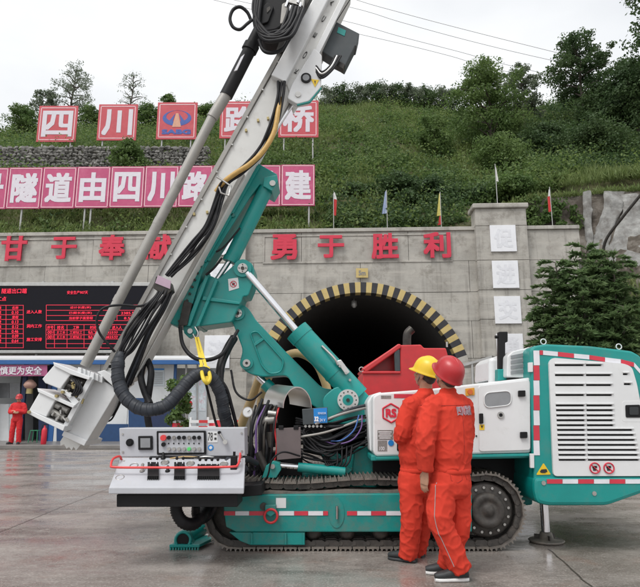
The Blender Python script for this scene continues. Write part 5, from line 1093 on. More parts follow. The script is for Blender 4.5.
for sx in (-1, 1):
    for sy in (-1, 1): m = MB(); m.cyl(p + Vector((sx * .17, sy * .17, 0)), p + Vector((sx * .13, sy * .13, .43)), .018, seg=8); m.build('leg', M['plastic_green'], stl)
# barrier and red barrels seen above the console
p = G(204, 449); bar = empty('road_barrier', p, 'red and white striped barrier rail behind the console', 'barrier')
xa2, xb2 = P(190, 425, p.y).x, P(243, 425, p.y).x
for k in range(2):
    z_ = P(200, 421.5 + k * 6, p.y).z
    for q in range(6):
        a = xa2 + (xb2 - xa2) * q / 6; c = xa2 + (xb2 - xa2) * (q + 1) / 6; m = MB(); m.box(((a + c) / 2, p.y, z_), (c - a, .05, .1)); m.build('rail_section', M['red' if q % 2 else 'white'], bar)
for q in (0, .33, .66, 1): m = MB(); m.box((xa2 + (xb2 - xa2) * q, p.y + .06, .55), (.08, .06, 1.1)); m.build('post', M['white'], bar)
for i, (px, lb) in enumerate(((180, 'red barrel with a white lid left of the striped barrier'), (216, 'red barrel with a white lid behind the middle of the striped barrier'))):
    p = G(px, 447 - i * 1.5); b_ = empty('barrel', p, lb, 'barrel', 'red barrels in the yard'); m = MB(); m.lathe(p, (0, 0, 1), [(0, .3), (.02, .33), (.3, .33), (.32, .35), (.34, .33), (.6, .33), (.62, .35), (.64, .33), (.86, .32), (.88, .3)], 20); m.build('drum', M['plastic_red'], b_); m = MB(); m.lathe(p + Vector((0, 0, .88)), (0, 0, 1), [(0, .31), (.06, .31), (.1, .22), (.11, 0)], 20); m.build('lid', M['white'], b_)
# ---- red machine standing in the tunnel mouth
YR = 10.2; tr_p = P(400, 440, YR); rt = empty('loader', (tr_p.x, YR + .6, 0), 'red machine with a raked cab frame and exhaust pipe behind the rig hood', 'loader')
def R_(name, pts, o, t, m, par=rt, bev=.02): return MB().px(pts, YR - o, t).build(name, M[m], par, bev=bev)
rb = R_('body', [(363, 372), (400, 372), (400, 345), (421, 344.5), (424, 348), (446, 348), (452, 370), (455, 425), (363, 425)], 0, 1.4, 'red')
R_('cab_roof', [(362, 369), (398, 344), (401, 344), (401, 348), (366, 373)], .03, 1.4, 'red', rb); R_('cab_post', [(394, 350), (400, 349), (400.5, 372), (395, 372)], .02, .06, 'box_grey', rb); R_('cab_inside', [(362, 376), (362, 368), (394, 347), (399, 347), (399, 376)], -.35, .03, 'red', rb, 0)
R_('cab_sill', [(362, 371), (401, 371), (401, 374), (362, 374)], .03, .1, 'red', rb)
R_('lower_body', [(363, 426), (455, 426), (452, 437), (366, 437)], 0, 1.3, 'dark_steel', rb); 
for a in ((372, 441), (440, 441)):
    p = P(a[0], 430, YR + .1); m = MB(); m.lathe((p.x, YR + .02, .5), (0, 1, 0), [(0, .0), (0, .22), (.02, .25), (.02, .44), (.06, .5), (.3, .5), (.34, .44), (.34, 0)], 28); m.build('wheel', M['rubber'], rt)
ex = MB(); ex.tube(catmull([P(407, 346, YR + .3), P(407, 338, YR + .3), P(408, 333, YR + .3), P(412, 329, YR + .3)], 5), .075, 12); e_ = ex.build('exhaust_pipe', M['dark_steel'], rt)
m = MB(); p = P(361.5, 369.5, YR); m.tube([p + Vector((.04 * math.cos(a), 0, .04 * math.sin(a))) for a in [2 * PI * k / 14 for k in range(14)]], .01, 6, closed=True); m.build('lifting_eye', M['post'], rt)
for px in (447,): m = MB(); p = P(px, 347, YR + .1); m.tube([p, p + Vector((0, 0, .09))], .018, 6); m.build('roof_pin', M['post'], rt)
# ---- lean-to shelter beyond the rig
YS2 = 19.0; sp = P(470, 440, YS2); sh = empty('shelter', (sp.x, YS2, 0), 'small grey lean-to roof on thin posts beside the tunnel mouth', 'shelter')
MB().prism([P(456, 368.5, YS2), P(492, 358, YS2), P(500, 360, YS2 + 2), P(470, 368, YS2 + 2)], (0, 0, .08)).build('roof', M['post'], sh)
for px, y in ((460, 367.5), (472, 364), (486, 360)):
    p = P(px, y, YS2 + .05); m = MB(); m.cyl((p.x, p.y, 0), (p.x, p.y, p.z + .02), .04, seg=8); m.build('post', M['post'], sh)
# ---- flags along the portal top
M['flag_red'] = mat('red flag', (.55, .04, .04), .7); M['flag_white'] = mat('white flag', (.7, .7, .68), .7); M['flag_blue'] = mat('pale blue flag', (.35, .42, .58), .7); M['flag_yellow'] = mat('yellow flag', (.62, .55, .16), .7)
def flag(px, pyb, pyt, segs, label, dx=2.6, Y=30.5):
    b = PLN(px, pyb, Y, WB); t_ = PLN(px, pyt, Y, WB); b.x = t_.x; b.y = t_.y
    b.z = max(b.z - .3, ZTOP + .2) if px < 470 or px > 527 else W(500, 211).z + .26
    r = empty('flag', b, label, 'flag', 'flags along the portal top'); m = MB(); m.cyl(b, t_, .022, seg=6); m.build('pole', M['post'], r); k = .052
    for c, y0, y1, w0, w1, sgn in segs:
        m = MB(); n = 8; rows = []
        for j in range(7):
            f = j / 6; y = y0 + (y1 - y0) * f; w = (w0 + (w1 - w0) * f) * k; z = t_.z - (y - pyt) * k * .98
            rows.append([Vector((t_.x + sgn * w * i / n, t_.y + .10 * math.sin(i * 1.9 + f * 2) * w * 2, z - .04 * i / n)) for i in range(n + 1)])
        q = n + 1; m.add([v for g_ in rows for v in g_], [(j * q + i, j * q + i + 1, (j + 1) * q + i + 1, (j + 1) * q + i) for j in range(6) for i in range(n)], True); m.build('cloth', M[c], r)
flag(333.5, 230, 191, [('flag_white', 192, 200, 1.5, 3.5, 1), ('flag_red', 200, 218, 3.5, 2.5, 1)], 'red and white flag on a thin pole, left of the pale blue flag')
flag(386.5, 230, 190, [('flag_blue', 191, 216, 1.5, 5.5, -1)], 'pale blue drooping flag above the tunnel arch')
flag(440, 229, 192, [('flag_yellow', 193, 218, 1, 4.6, -1), ('flag_red', 218, 228, 1.5, 4.0, -1)], 'yellow flag with a red tail near the right portal pillar')
flag(495, 206, 164, [('flag_white', 167, 183, 1, 2.4, 1)], 'thin pale pennant on a pole standing on the right pillar', Y=30.2)
flag(549.5, 231, 187, [('flag_white', 189, 197, 1, 2.6, -1), ('flag_red', 197, 214, 2.8, 3.4, -1)], 'red and white flag on the wall right of the pillar')
# ---- overhead cables
for i, (pts, lb) in enumerate((((( -20, -72), (240, -44), (345, -4), (400, 12.5), (470, 31), (554, 52), (700, 88)), 'topmost of the four overhead cables crossing the sky'), (((180, -30), (345, 6), (400, 22), (470, 41), (550, 60), (700, 92)), 'second of the four overhead cables from the top'), (((95, -40), (234, 0), (340, 20), (400, 36.5), (460, 52), (520, 68), (700, 108)), 'third of the four overhead cables from the top'), (((95, -30), (262, 12), (345, 31), (400, 43.5), (450, 56), (500, 70), (700, 118)), 'lowest of the four overhead cables crossing the sky'))):
    m = MB(); m.tube(catmull([P(a, b, 66 + i) for a, b in pts], 5), .026, 5); tag(m.build('overhead_cable', M['ink_grey']), lb, 'cable', 'overhead cables')
# ================================================================== VEGETATION
M['leaf_mid'] = leafmat('mid green leaves', (.105, .18, .05), (.185, .265, .085), (.07, .12, .04), trans=.5)
M['leaf_light'] = leafmat('fresh yellow green leaves', (.16, .235, .06), (.24, .30, .10), (.11, .17, .05), trans=.5)
M['leaf_dark'] = leafmat('dark green leaves', (.06, .11, .042), (.105, .165, .058), (.038, .07, .03), trans=.42)
M['leaf_pale'] = leafmat('haze paled grey green leaves', (.17, .21, .14), (.22, .26, .18), (.13, .16, .11), trans=.5)  # pale foliage, its colour lightened further to suggest haze on the ridge
M['grass'] = leafmat('rank grass', (.16, .22, .065), (.25, .29, .11), (.10, .16, .045), s1=.25, s2=3, trans=.48)
M['conifer'] = leafmat('feathery cypress leaves', (.13, .21, .085), (.20, .28, .12), (.09, .15, .065), s1=1.2, s2=6, trans=.5)
M['bark'] = mat('bark', (.10, .085, .07), .9, var=.4, scale=8)
RNG = np.random.default_rng(7)
def leaf_quads(c, d, n, ln, wd):
    """kite shaped leaves: centre c, direction d, normal n (arrays), length, width arrays"""
    d = d / np.maximum(np.linalg.norm(d, axis=1, keepdims=True), 1e-6); s = np.cross(d, n); s /= np.maximum(np.linalg.norm(s, axis=1, keepdims=True), 1e-6)
    ln = ln[:, None]; wd = wd[:, None]
    return np.stack([c - d * ln * .5, c + s * wd * .5 - d * ln * .05, c + d * ln * .5, c - s * wd * .5 - d * ln * .05], 1)
def cloud(cs, rad, n, size, up=.35):
    """leaves through ellipsoids: cs (k,3), rad (k,3)"""
    k = len(cs); i = RNG.integers(0, k, n); u = RNG.normal(size=(n, 3)); u /= np.linalg.norm(u, axis=1, keepdims=True); r = RNG.random(n)[:, None] ** .45
    c = cs[i] + u * r * rad[i]; nn = u * .8 + RNG.normal(size=(n, 3)) * .6; nn[:, 2] += up; d = np.cross(nn, RNG.normal(size=(n, 3))); d[:, 2] -= .25 * np.linalg.norm(d, axis=1)
    ln = size * RNG.uniform(.6, 1.4, n); return leaf_quads(c, d, nn, ln, ln * RNG.uniform(.45, .75, n))
def blades(cs, hgt, n, spread, wd):
    k = len(cs); i = RNG.integers(0, k, n); c = cs[i].copy(); c[:, :2] += RNG.normal(size=(n, 2)) * spread; h = hgt[i] * RNG.uniform(.5, 1.2, n); d = RNG.normal(size=(n, 3)) * .38; d[:, 2] = 1
    c[:, 2] += h * .4; nn = RNG.normal(size=(n, 3)); nn[:, 1] -= 1.0; return leaf_quads(c, d, nn, h, wd * RNG.uniform(.6, 1.4, n))
def stuff(name, V, m, label): o = link(name, quads_mesh(name, V), M[m]); return tag(o, label, kind='stuff')
# ---- ground cover on the bank
cl_ = {'leaf_mid': ([], []), 'leaf_light': ([], []), 'leaf_dark': ([], [])}; gc, gh = [], []
rv = random.Random(3)
for i in range(10500):
    px = rv.uniform(-40, 690); f = rv.random(); Y = 31.2 + 32 * f ** 1.15; X = (px - 320) / FPX * Y
    if Y < 33.5 and px > 470: continue
    z = zt(X, Y); nz_ = mnoise.noise(Vector((X * .16, Y * .16, 1))) + .5 * mnoise.noise(Vector((X * .5, Y * .5, 7)))
    board_zone = px < 325 and Y < 34.5; wall_zone = px < 206 and 38 < Y < 40.5
    if wall_zone: continue
    dark = (330 < px < 480 and Y < 37) or (500 < px and 40 < Y < 60) or (px > 580 and Y > 36)
    if (nz_ + rv.uniform(-.3, .3) + (.6 if dark else .36) > .06 and not board_zone) or (board_zone and rv.random() < .25):
        s = rv.choice((.3, .4, .5, .7, 1.0, 1.5)) * rv.uniform(.8, 1.2) * (.45 if board_zone else 1)
        k = 'leaf_dark' if (dark and rv.random() < .6) or rv.random() < .1 else ('leaf_light' if nz_ + rv.uniform(-.5, .5) < -.05 else 'leaf_mid')
        cl_[k][0].append((X, Y, z + s * .45)); cl_[k][1].append((s, s, s * rv.uniform(.6, 1.0)))
    else:
        gc.append((X, Y, z - .05)); gh.append(rv.uniform(.35, .9) * (.5 if board_zone else 1))
for i in range(90):                               # plants rooted on the earth cut
    px = rv.choice((rv.uniform(520, 578), rv.uniform(606, 690))); py = rv.uniform(200, 229) if px < 580 else rv.uniform(255, 345); q = cut_pt(px, py, 0); s = rv.uniform(.15, .42); cl_['leaf_mid'][0].append((q.x, q.y - .1, q.z)); cl_['leaf_mid'][1].append((s, s, s))
for k, n, lb in (('leaf_mid', 190000, 'mid green scrub covering the hillside'), ('leaf_light', 90000, 'fresh yellow green scrub on the open slope'), ('leaf_dark', 95000, 'dark green scrub thickets on the hillside')):
    stuff('undergrowth', cloud(np.array(cl_[k][0]), np.array(cl_[k][1]), n, .2), k, lb)
stuff('grass', blades(np.array(gc), np.array(gh), 70000, .33, .05), 'grass', 'tall yellow green grass on the hillside')
# grass and scrub at the foot of the earth slope and on its brow
g2 = []; h2 = []
for i in range(420):
    px = rv.uniform(604, 700); p = cut_pt(px, rv.uniform(285, 352), 0); g2.append(tuple(p)); h2.append(rv.uniform(.4, .9))
for i in range(300):
    px = rv.uniform(520, 690); Yt = 32.4; z = zpix(lerp_tab([(518, 206), (540, 198), (590, 194), (640, 190), (818, 180)], px), Yt); g2.append(((px - 320) / FPX * Yt, Yt + rv.uniform(-.1, .8), z - .1)); h2.append(rv.uniform(.15, .5))
stuff('grass', blades(np.array(g2), np.array(h2), 11000, .3, .05), 'grass', 'rough grass on the brow and foot of the earth slope')
# ---- trees
def tree(name, px, Y, pyt, wpx, label, m='leaf_mid', n=5200, size=.26, nl=12, group=None, base_z=None, fill=.55, cat='tree', low=.3, lean=0.0):
    X = (px - 320) / FPX * Y * (1 / 1.0); top = zpix(pyt, Y); zb = zt(X, Y) - .3 if base_z is None else base_z; Hh = top - zb; R = wpx / 2 * Y / FPX
    X = P(px, (pyt + 30), Y).x
    zb = zt(X, Y) - .3 if base_z is None else base_z; Hh = top - zb
    n = int(n * 1.7); size *= .72; nl = int(nl * 1.3); rt_ = random.Random(int(px * 7 + pyt)); r = empty(name, (X, Y, zb), label, cat, group); wood = MB()
    tp = [Vector((X + lean * f * Hh + rt_.uniform(-.04, .04) * Hh * f, Y + rt_.uniform(-.04, .04) * Hh * f, zb + Hh * f * .92)) for f in (0, .25, .5, .75, 1)]
    tr0 = max(.05, Hh * .022); wood.tube(catmull(tp, 4), [tr0 * (1 - .85 * k / 16) for k in range(17)], 8); cs = []; rad = []
    cr_ = catmull(tp, 8)
    for k in range(nl):
        f = low + (1 - low) * (k + rt_.random()) / nl; b = cr_[min(len(cr_) - 1, int(f * (len(cr_) - 1)))]; prof = math.sin(PI * min(1, (f - low) / (1 - low) * .78 + .2)) ** .7
        a = k * 2.4 + rt_.uniform(-.5, .5); e = b + Vector((math.cos(a), math.sin(a), 0)) * R * prof * rt_.uniform(.55, .95) + Vector((0, 0, R * rt_.uniform(.15, .5) * (1 - f * .5)))
        e.z = min(e.z, top - R * .15); q = b.lerp(e, .5) + Vector((0, 0, R * .08)); wood.tube(catmull([b, q, e], 3), [tr0 * .42 * (1 - .7 * j / 6) for j in range(7)], 6)
        for j in range(5):
            c = q.lerp(e, rt_.uniform(.0, 1.1)) + Vector((rt_.uniform(-1, 1), rt_.uniform(-1, 1), rt_.uniform(-.7, .7))) * R * .32; s = R * rt_.uniform(.16, .36) * (fill + .55); cs.append(tuple(c)); rad.append((s, s, s * .7))
    cs.append((tp[-1].x, tp[-1].y, top - R * .2)); rad.append((R * .22, R * .22, R * .2))
    wood.build('trunk', M['bark'], r); V = cloud(np.array(cs), np.array(rad), n, size) - np.array(tuple(r.location)); link('crown', quads_mesh('crown', V), M[m], r); return r
G1 = 'trees on the ridge'
tree('ridge_tree', 72, 62, 67, 46, 'airy pale tree rising behind the leftmost red sign', 'leaf_pale', 2600, .22, 20, G1, fill=.3, low=.3)
tree('ridge_tree', 45, 61, 88, 34, 'smaller airy tree left of the leftmost red sign', 'leaf_pale', 2600, .26, 12, G1, fill=.3)
tree('ridge_tree', 22, 58, 108, 40, 'dark bushy tree at the left edge of the ridge', 'leaf_mid', 3400, .26, 12, G1, fill=.5)
tree('ridge_tree', 131, 62, 72, 34, 'sparse nearly bare tree behind the sign reading 川', 'leaf_pale', 650, .2, 16, G1, fill=.25, low=.35)
tree('ridge_tree', 168, 60, 95, 24, 'small dark tree behind the emblem sign', 'leaf_mid', 2400, .25, 10, G1)
tree('ridge_tree', 90, 58, 110, 34, 'round bush between the first two red signs', 'leaf_mid', 2600, .25, 10, G1)
tree('ridge_tree', 148, 57, 108, 34, 'bushy tree between the 川 sign and the emblem sign', 'leaf_mid', 2800, .25, 10, G1)
tree('ridge_tree', 207, 60, 107, 34, 'bushy tree right of the emblem sign behind the drill rod', 'leaf_mid', 2800, .25, 10, G1)
tree('ridge_tree', 489, 46, 66, 80, 'broad leafy tree left of the dark spreading tree on the skyline', 'leaf_mid', 10500, .28, 22, G1, fill=.5, low=.1)
tree('ridge_tree', 523, 52, 68, 48, 'light airy tree between two larger skyline trees', 'leaf_pale', 4200, .28, 16, G1, fill=.25)
tree('ridge_tree', 579, 50, 40, 74, 'tall dark spreading tree, highest on the skyline', 'leaf_dark', 6500, .32, 20, G1, fill=.28, low=.4)
tree('ridge_tree', 634, 46, 62, 74, 'dense dark tree at the right edge below the overhanging branch', 'leaf_dark', 12000, .32, 20, G1, fill=.7, low=.1)
tree('ridge_tree', 606, 48, 86, 50, 'dense dark tree right of the tall spreading tree', 'leaf_dark', 7000, .3, 16, G1, fill=.7, low=.1)
tree('ridge_tree', 690, 36, -70, 150, 'overhanging leafy tree reaching into the top right corner', 'leaf_dark', 9000, .34, 20, G1, fill=.35, low=.45)
for i, (px, t_, w) in enumerate(((330, 90, 30), (344, 86, 30), (358, 88, 34), (372, 84, 28), (386, 87, 34), (400, 85, 30), (414, 87, 32), (428, 89, 32), (442, 89, 30), (455, 91, 30))):
    tree('skyline_shrub', px, 61, t_, w, 'small dark shrub in the row along the ridge right of the mast', 'leaf_dark' if i % 2 else 'leaf_pale', 1600, .26, 8, 'shrubs along the ridge', cat='shrub', low=.02, fill=.8)
G3 = 'large bushes on the hillside'
for px, Y, t_, w, mm, n, lb in ((130, 37.6, 143, 46, 'leaf_mid', 3600, 'round green bush in front of the rubble wall'), (545, 44, 128, 60, 'leaf_dark', 6500, 'wide dark bush below the tall spreading tree'), (597, 42, 130, 66, 'leaf_dark', 7000, 'wide dark bush on the slope above the red and white flag'), (500, 40, 140, 62, 'leaf_mid', 6000, 'rounded green bush on the slope above the right pillar'), (425, 36, 186, 50, 'leaf_dark', 5200, 'dark bush behind the yellow flag'), (398, 35, 178, 46, 'leaf_dark', 5200, 'dark bush behind the pale blue flag'), (362, 35.5, 192, 40, 'leaf_dark', 3800, 'dark bush left of the pale blue flag'), (468, 35, 193, 44, 'leaf_dark', 4200, 'dark bush just left of the right pillar'), (435, 44, 120, 44, 'leaf_mid', 4200, 'green bush high on the slope above the yellow flag'), (515, 33.6, 184, 54, 'leaf_mid', 5200, 'green bush behind the pillar cap')):
    tree('hillside_bush', px, Y, t_, w, lb, mm, n, .25, 12, G3, cat='bush', fill=.75, low=.08)
# ---- feathery cypress on the right
cx_, cy_ = P(585, 300, 19.5).x, 19.5; cyp = empty('cypress_tree', (cx_, cy_, 0), 'feathery green cypress tree in front of the earth slope', 'tree'); wood = MB(); Q_ = []; rc = random.Random(12)
stems = [(-.85, .1, 6.3, 1.6), (.35, .3, 6.9, 1.8), (1.0, -.2, 6.5, 1.6), (-.3, -.5, 5.9, 1.6), (-1.35, .2, 5.0, 1.3), (1.5, .3, 5.2, 1.3), (-.7, -.8, 4.2, 1.5), (.8, -.9, 4.6, 1.5)]
for sx, sy, hh, rr3 in stems:
    s0 = Vector((cx_ + sx * .5, cy_ + sy * .5, 0)); s1 = Vector((cx_ + sx, cy_ + sy, hh)); wood.tube([s0, s0.lerp(s1, .5) + Vector((sx * .1, 0, 0)), s1], [.1, .06, .015], 7)
    for k in range(86):
        f = .10 + .9 * (k + rc.random()) / 86; b = s0.lerp(s1, f); a = k * 2.4 + rc.uniform(-.4, .4); ln = rr3 * (1.12 - .85 * f) * rc.uniform(.6, 1.1) + .18; dv = Vector((math.cos(a), math.sin(a), rc.uniform(-.1, .3))).normalized(); e = b + dv * ln
        mid_ = b.lerp(e, .6) + Vector((0, 0, .08)); e = e + Vector((0, 0, -.06)); wood.tube([b, mid_, e], [.018, .012, .004], 4)
        n = int(75 + 60 * ln); t = RNG.random(n) ** .7; bb_, mm2, ee = np.array(b), np.array(mid_), np.array(e); c = (1 - t)[:, None] ** 2 * bb_ + (2 * t * (1 - t))[:, None] * mm2 + (t ** 2)[:, None] * ee
        sd2 = np.cross(np.array(dv), [0, 0, 1.0]); sg2 = RNG.choice([-1, 1], n)[:, None]; d = np.array(dv) * .75 + sd2 * sg2 * RNG.uniform(.3, 1, (n, 1)) + RNG.normal(size=(n, 3)) * .25; L2 = RNG.uniform(.10, .26, n); d = d / np.linalg.norm(d, axis=1, keepdims=True); c = c + d * L2[:, None] * .5; nn = RNG.normal(size=(n, 3)) * .5; nn[:, 2] += 1
        Q_.append(leaf_quads(c, d, nn, L2, L2 * .28))
cc_, rr_c = [], []
for sx, sy, hh, rr3 in stems:
    s0 = np.array((cx_ + sx * .5, cy_ + sy * .5, 0)); s1 = np.array((cx_ + sx, cy_ + sy, hh))
    for k in range(16):
        f = .08 + .86 * k / 15; r_ = rr3 * (1.05 - .88 * f) * .62 + .08; off_ = RNG.normal(size=3) * r_ * .5; off_[2] *= .4; cc_.append(s0 * (1 - f) + s1 * f + off_); rr_c.append((r_, r_, r_ * .55))
Q_.append(cloud(np.array(cc_), np.array(rr_c), 26000, .15, up=.5))
wood.build('trunk', M['bark'], cyp); V = np.concatenate(Q_) - np.array(tuple(cyp.location)); link('crown', quads_mesh('crown', V), M['conifer'], cyp)
# ---- plant beside the office
p = P(176, 440, 22.4); pt = empty('potted_plant', (p.x, 22.4, .14), 'leafy green plant growing beside the office door', 'plant'); wood = MB(); cs = []; rad = []
for k in range(9):
    a = k * 2.4; h_ = .7 + .2 * k; e = Vector((p.x + math.cos(a) * .3, 22.4 + math.sin(a) * .3, .14 + h_)); wood.tube([Vector((p.x, 22.4, .14)), Vector((p.x, 22.4, .14 + h_ * .6)), e], [.03, .02, .008], 5); cs.append(tuple(e)); rad.append((.3, .3, .26))
wood.build('stem', M['bark'], pt); V = cloud(np.array(cs), np.array(rad), 1400, .17) - np.array(tuple(pt.location)); link('foliage', quads_mesh('foliage', V), M['leaf_mid'], pt)
m = MB(); m.lathe((p.x, 22.4, .14), (0, 0, 1), [(0, .2), (.02, .22), (.3, .27), (.33, .29), (.35, .27), (.33, .0)], 18); m.build('pot', M['brown_plate'], pt)
# ================================================================== PEOPLE
M['suit'] = mat('orange red work cloth', (.58, .052, .032), .85, var=.12, scale=3, bump=.2, bscale=260, spec=.08)
M['suit_far'] = mat('red work cloth', (.55, .03, .035), .75, var=.1, scale=3, spec=.2)
M['skin'] = mat('skin', (.42, .23, .15), .5, var=.1, scale=20); M['hair'] = mat('short dark hair', (.05, .045, .04), .6, var=.5, scale=90, bump=.6, bscale=300)
M['hat_y'] = mat('yellow helmet shell', (.75, .5, .02), .4, var=.06, coat=.1, dirt=.3, dcol=(.5, .32, .04), dscale=12); M['hat_r'] = mat('red helmet shell', (.42, .015, .02), .38, var=.1, coat=.15, dirt=.4, dscale=12, dcol=(.3, .06, .06))
M['shoe'] = mat('dark canvas shoe', (.03, .034, .036), .6, var=.3); M['sole'] = mat('white sole', (.65, .65, .64), .5, dirt=.3)
M['print'] = mat('grey reflective print', (.36, .27, .31), .5, var=.2, scale=30); M['seam'] = mat('grey seam piping', (.36, .3, .3), .5)
def ring(c, rx, ry, fx, fy, n=20, p=2.3):
    out = []
    for k in range(n):
        a = 2 * PI * k / n; ca, sa = math.cos(a), math.sin(a)
        out.append(c + fx * (rx * math.copysign(abs(ca) ** (2 / p), ca)) + fy * (ry * math.copysign(abs(sa) ** (2 / p), sa)))
    return out
def limb(mb, pts, rad, fwd=Vector((0, -1, 0)), n=16, sub=5, ell=1.0):
    """tapered tube through joints, smoothed"""
    c = catmull(pts, sub); rr = []; m = len(pts) - 1
    for i in range(len(c)):
        f = i / sub; a = min(int(f), m - 1); t = f - a; rr.append(rad[a] + (rad[a + 1] - rad[a]) * (t * t * (3 - 2 * t)))
    mb.tube(c, rr, n)
def folds(sites, amp=.008):
    def f(co, nn):
        v = mnoise.noise(Vector((co.x * 5, co.y * 5, co.z * 4.5))) * .7 + mnoise.noise(Vector((co.x * 13 + co.z * 6, co.y * 13, co.z * 11 + co.x * 7))) * .3
        r = 1 - abs(mnoise.noise(Vector((co.x * 7 + co.z * 6, co.y * 7 + 4, co.z * 8 - co.x * 7)))) * 2.4
        q = 1 - abs(mnoise.noise(Vector((co.x * 10 - co.z * 7 + 3, co.y * 10, co.z * 10 + co.x * 9)))) * 2.6
        w = .35
        for s, rad in sites: w += math.exp(-((co - s).length / rad) ** 2)
        return amp * (w * (.9 * max(0, r) ** 2 + .7 * max(0, q) ** 2 - .3) + .5 * v)
    return f
def hand(mb, wrist, d, out, curl=.6, L=.185, thumb_side=1):
    """palm and five bent fingers: d along the hand, out = palm normal"""
    d = d.normalized(); out = (out - d * out.dot(d)).normalized(); s = d.cross(out).normalized() * thumb_side; W_ = .082; pl = L * .52
    mb.loft([ring(wrist + d * (pl * t), W_ / 2 * w, .5 * th_, s, out, 14, 2.6) for t, w, th_ in ((-.25, .62, .046), (.0, .68, .042), (.3, .9, .036), (.7, 1.03, .032), (1.0, 1.0, .026))])
    for i, (o, ln) in enumerate(((.37, .9), (.125, 1.0), (-.125, .94), (-.36, .74))):
        b = wrist + d * (pl * (.93 - .03 * abs(i - 1))) + s * (o * W_); seg = L * .48 * ln; dd = d.copy(); p = b; pts = [b - d * .012]
        ax = d.cross(out).normalized()
        for q, fr in enumerate((.45, .32, .23)):
            dd = Matrix.Rotation(curl * (.35 + .3 * q), 3, ax) @ dd; p = p + dd * seg * fr; pts.append(p)
        for q in range(3): mb.capsule(pts[q], pts[q + 1], .0088 - .0009 * q, .0082 - .0009 * q, 10, 3)
    b = wrist + d * (pl * .2) + s * (W_ * .36); t1 = b + (d * .55 + s * .6 + out * .4).normalized() * L * .21; t2 = t1 + (d * .9 + s * .15 + out * .35).normalized() * L * .17
    mb.capsule(b, t1, .0135, .0105, 10, 3); mb.capsule(t1, t2, .0102, .008, 10, 3)
def person(name, S):
    Jn = S['J']; F = Vector(S['face']).normalized(); TF = Vector(S['torso']).normalized(); up = Vector((0, 0, 1)); TS = TF.cross(up).normalized()   # TS: right-hand side
    root = empty(name, S['base'], S['label'], 'person', S.get('group')); rl = S['base']; sc = S.get('sc', 1.0); vox = S.get('vox', .009)
    hs_ = TF.cross(up).normalized()
    # --- clothes
    jk = MB(); pel, wst, ch, nk = Jn['pelvis'], Jn['waist'], Jn['chest'], Jn['neck']
    shL, shR = Jn['shL'], Jn['shR']; mid = (shL + shR) / 2; ws = (shL - shR).length / 2
    sside = (shR - shL).normalized(); TFo = (TF - sside * TF.dot(sside)).normalized()
    b_ = S.get('bulk', 1.0)
    jk.loft([ring(wst - up * .075, .150 * b_, .122 * b_, TS, TF), ring(wst - up * .05, .162 * b_, .132 * b_, TS, TF), ring(wst - up * .015, .158 * b_, .128 * b_, TS, TF), ring(wst + up * .06, .178 * b_, .142 * b_, TS, TF), ring(ch.lerp(wst, .45), .188 * b_, .148 * b_, TS, TF), ring(ch, .196 * b_, .146 * b_, sside, TFo),
             ring(mid - up * .05, ws * 1.02, .135 * b_, sside, TFo), ring(mid + up * .0, ws * .98, .118 * b_, sside, TFo), ring(mid + up * .035, ws * .84, .1, sside, TFo), ring(mid.lerp(nk, .5) + up * .03, ws * .6, .085, sside, TFo), ring(nk - up * .015, .078, .078, sside, TFo), ring(nk + up * .012, .066, .068, sside, TFo)])
    sites = []
    for s in 'LR':
        a, e, w = Jn['sh' + s], Jn['el' + s], Jn['wr' + s]; ctr = mid - up * .05
        limb(jk, [ctr.lerp(a, .45), a.lerp(ctr, .12) - up * .012, a.lerp(e, .5), e, e.lerp(w, .5), w], [.085, .080 * b_, .082 * b_, .074 * b_, .07 * b_, .062], n=18); sites += [(e, .1), (a, .1), (w, .06)]
    # collar
    jk.lathe(nk - up * .01, (nk + up * .05 + TF * .012) - (nk - up * .01), [(0, .068), (.02, .071), (.035, .068), (.04, .06)], 20)
    me = remesh(jk, vox, 8, folds(sites + [(wst, .16)], S.get('amp', .010) * 1.25), rl); link('jacket', me, M[S['suit']], root)
    wb = MB(); wb.loft([ring(wst - up * .085, .154 * b_, .126 * b_, TS, TF, 28), ring(wst - up * .08, .163 * b_, .134 * b_, TS, TF, 28), ring(wst - up * .045, .165 * b_, .136 * b_, TS, TF, 28), ring(wst - up * .04, .156 * b_, .128 * b_, TS, TF, 28)]); o = link('waistband', wb.mesh('waistband', rl), M[S['suit']], root)
    tr_ = MB(); tr_.loft([ring(wst - up * .03, .145 * b_, .115 * b_, TS, TF), ring(pel + up * .06, .165 * b_, .135 * b_, TS, TF), ring(pel - up * .02, .175 * b_, .15 * b_, TS, TF), ring(pel - up * .10, .165 * b_, .14 * b_, TS, TF), ring(pel - up * .14, .12 * b_, .1 * b_, TS, TF)])
    sites = []
    for s in 'LR':
        h_, k, a = Jn['hip' + s], Jn['kn' + s], Jn['an' + s]
        limb(tr_, [h_ + up * .03, h_.lerp(k, .5), k, k.lerp(a, .5), a + (a - k).normalized() * .055], [.105 * b_, .1 * b_, .09 * b_, .086 * b_, .084], n=20); sites += [(k, .13), (a, .14), (h_ - up * .1, .12)]
    me = remesh(tr_, vox, 4, folds(sites, S.get('amp', .010) * .85), rl); link('trousers', me, M[S['suit']], root)
    # --- body, one continuous surface
    bd = MB(); hc = Jn['head']; HD = Vector(S['look']).normalized(); HS = HD.cross(up).normalized(); HU = HS.cross(HD).normalized(); Rm = Matrix((HS, HD, HU)).transposed()
    def hp(x, y, z): return hc + (HS * x + HD * y + HU * z)
    bd.ball(hp(0, -.012, .028), (.076, .096, .092), Rm, 24, 16); bd.ball(hp(0, .022, -.035), (.062, .074, .075), Rm, 20, 12); bd.ball(hp(0, .045, -.085), (.036, .034, .028), Rm); bd.ball(hp(0, .03, -.06), (.055, .055, .04), Rm)
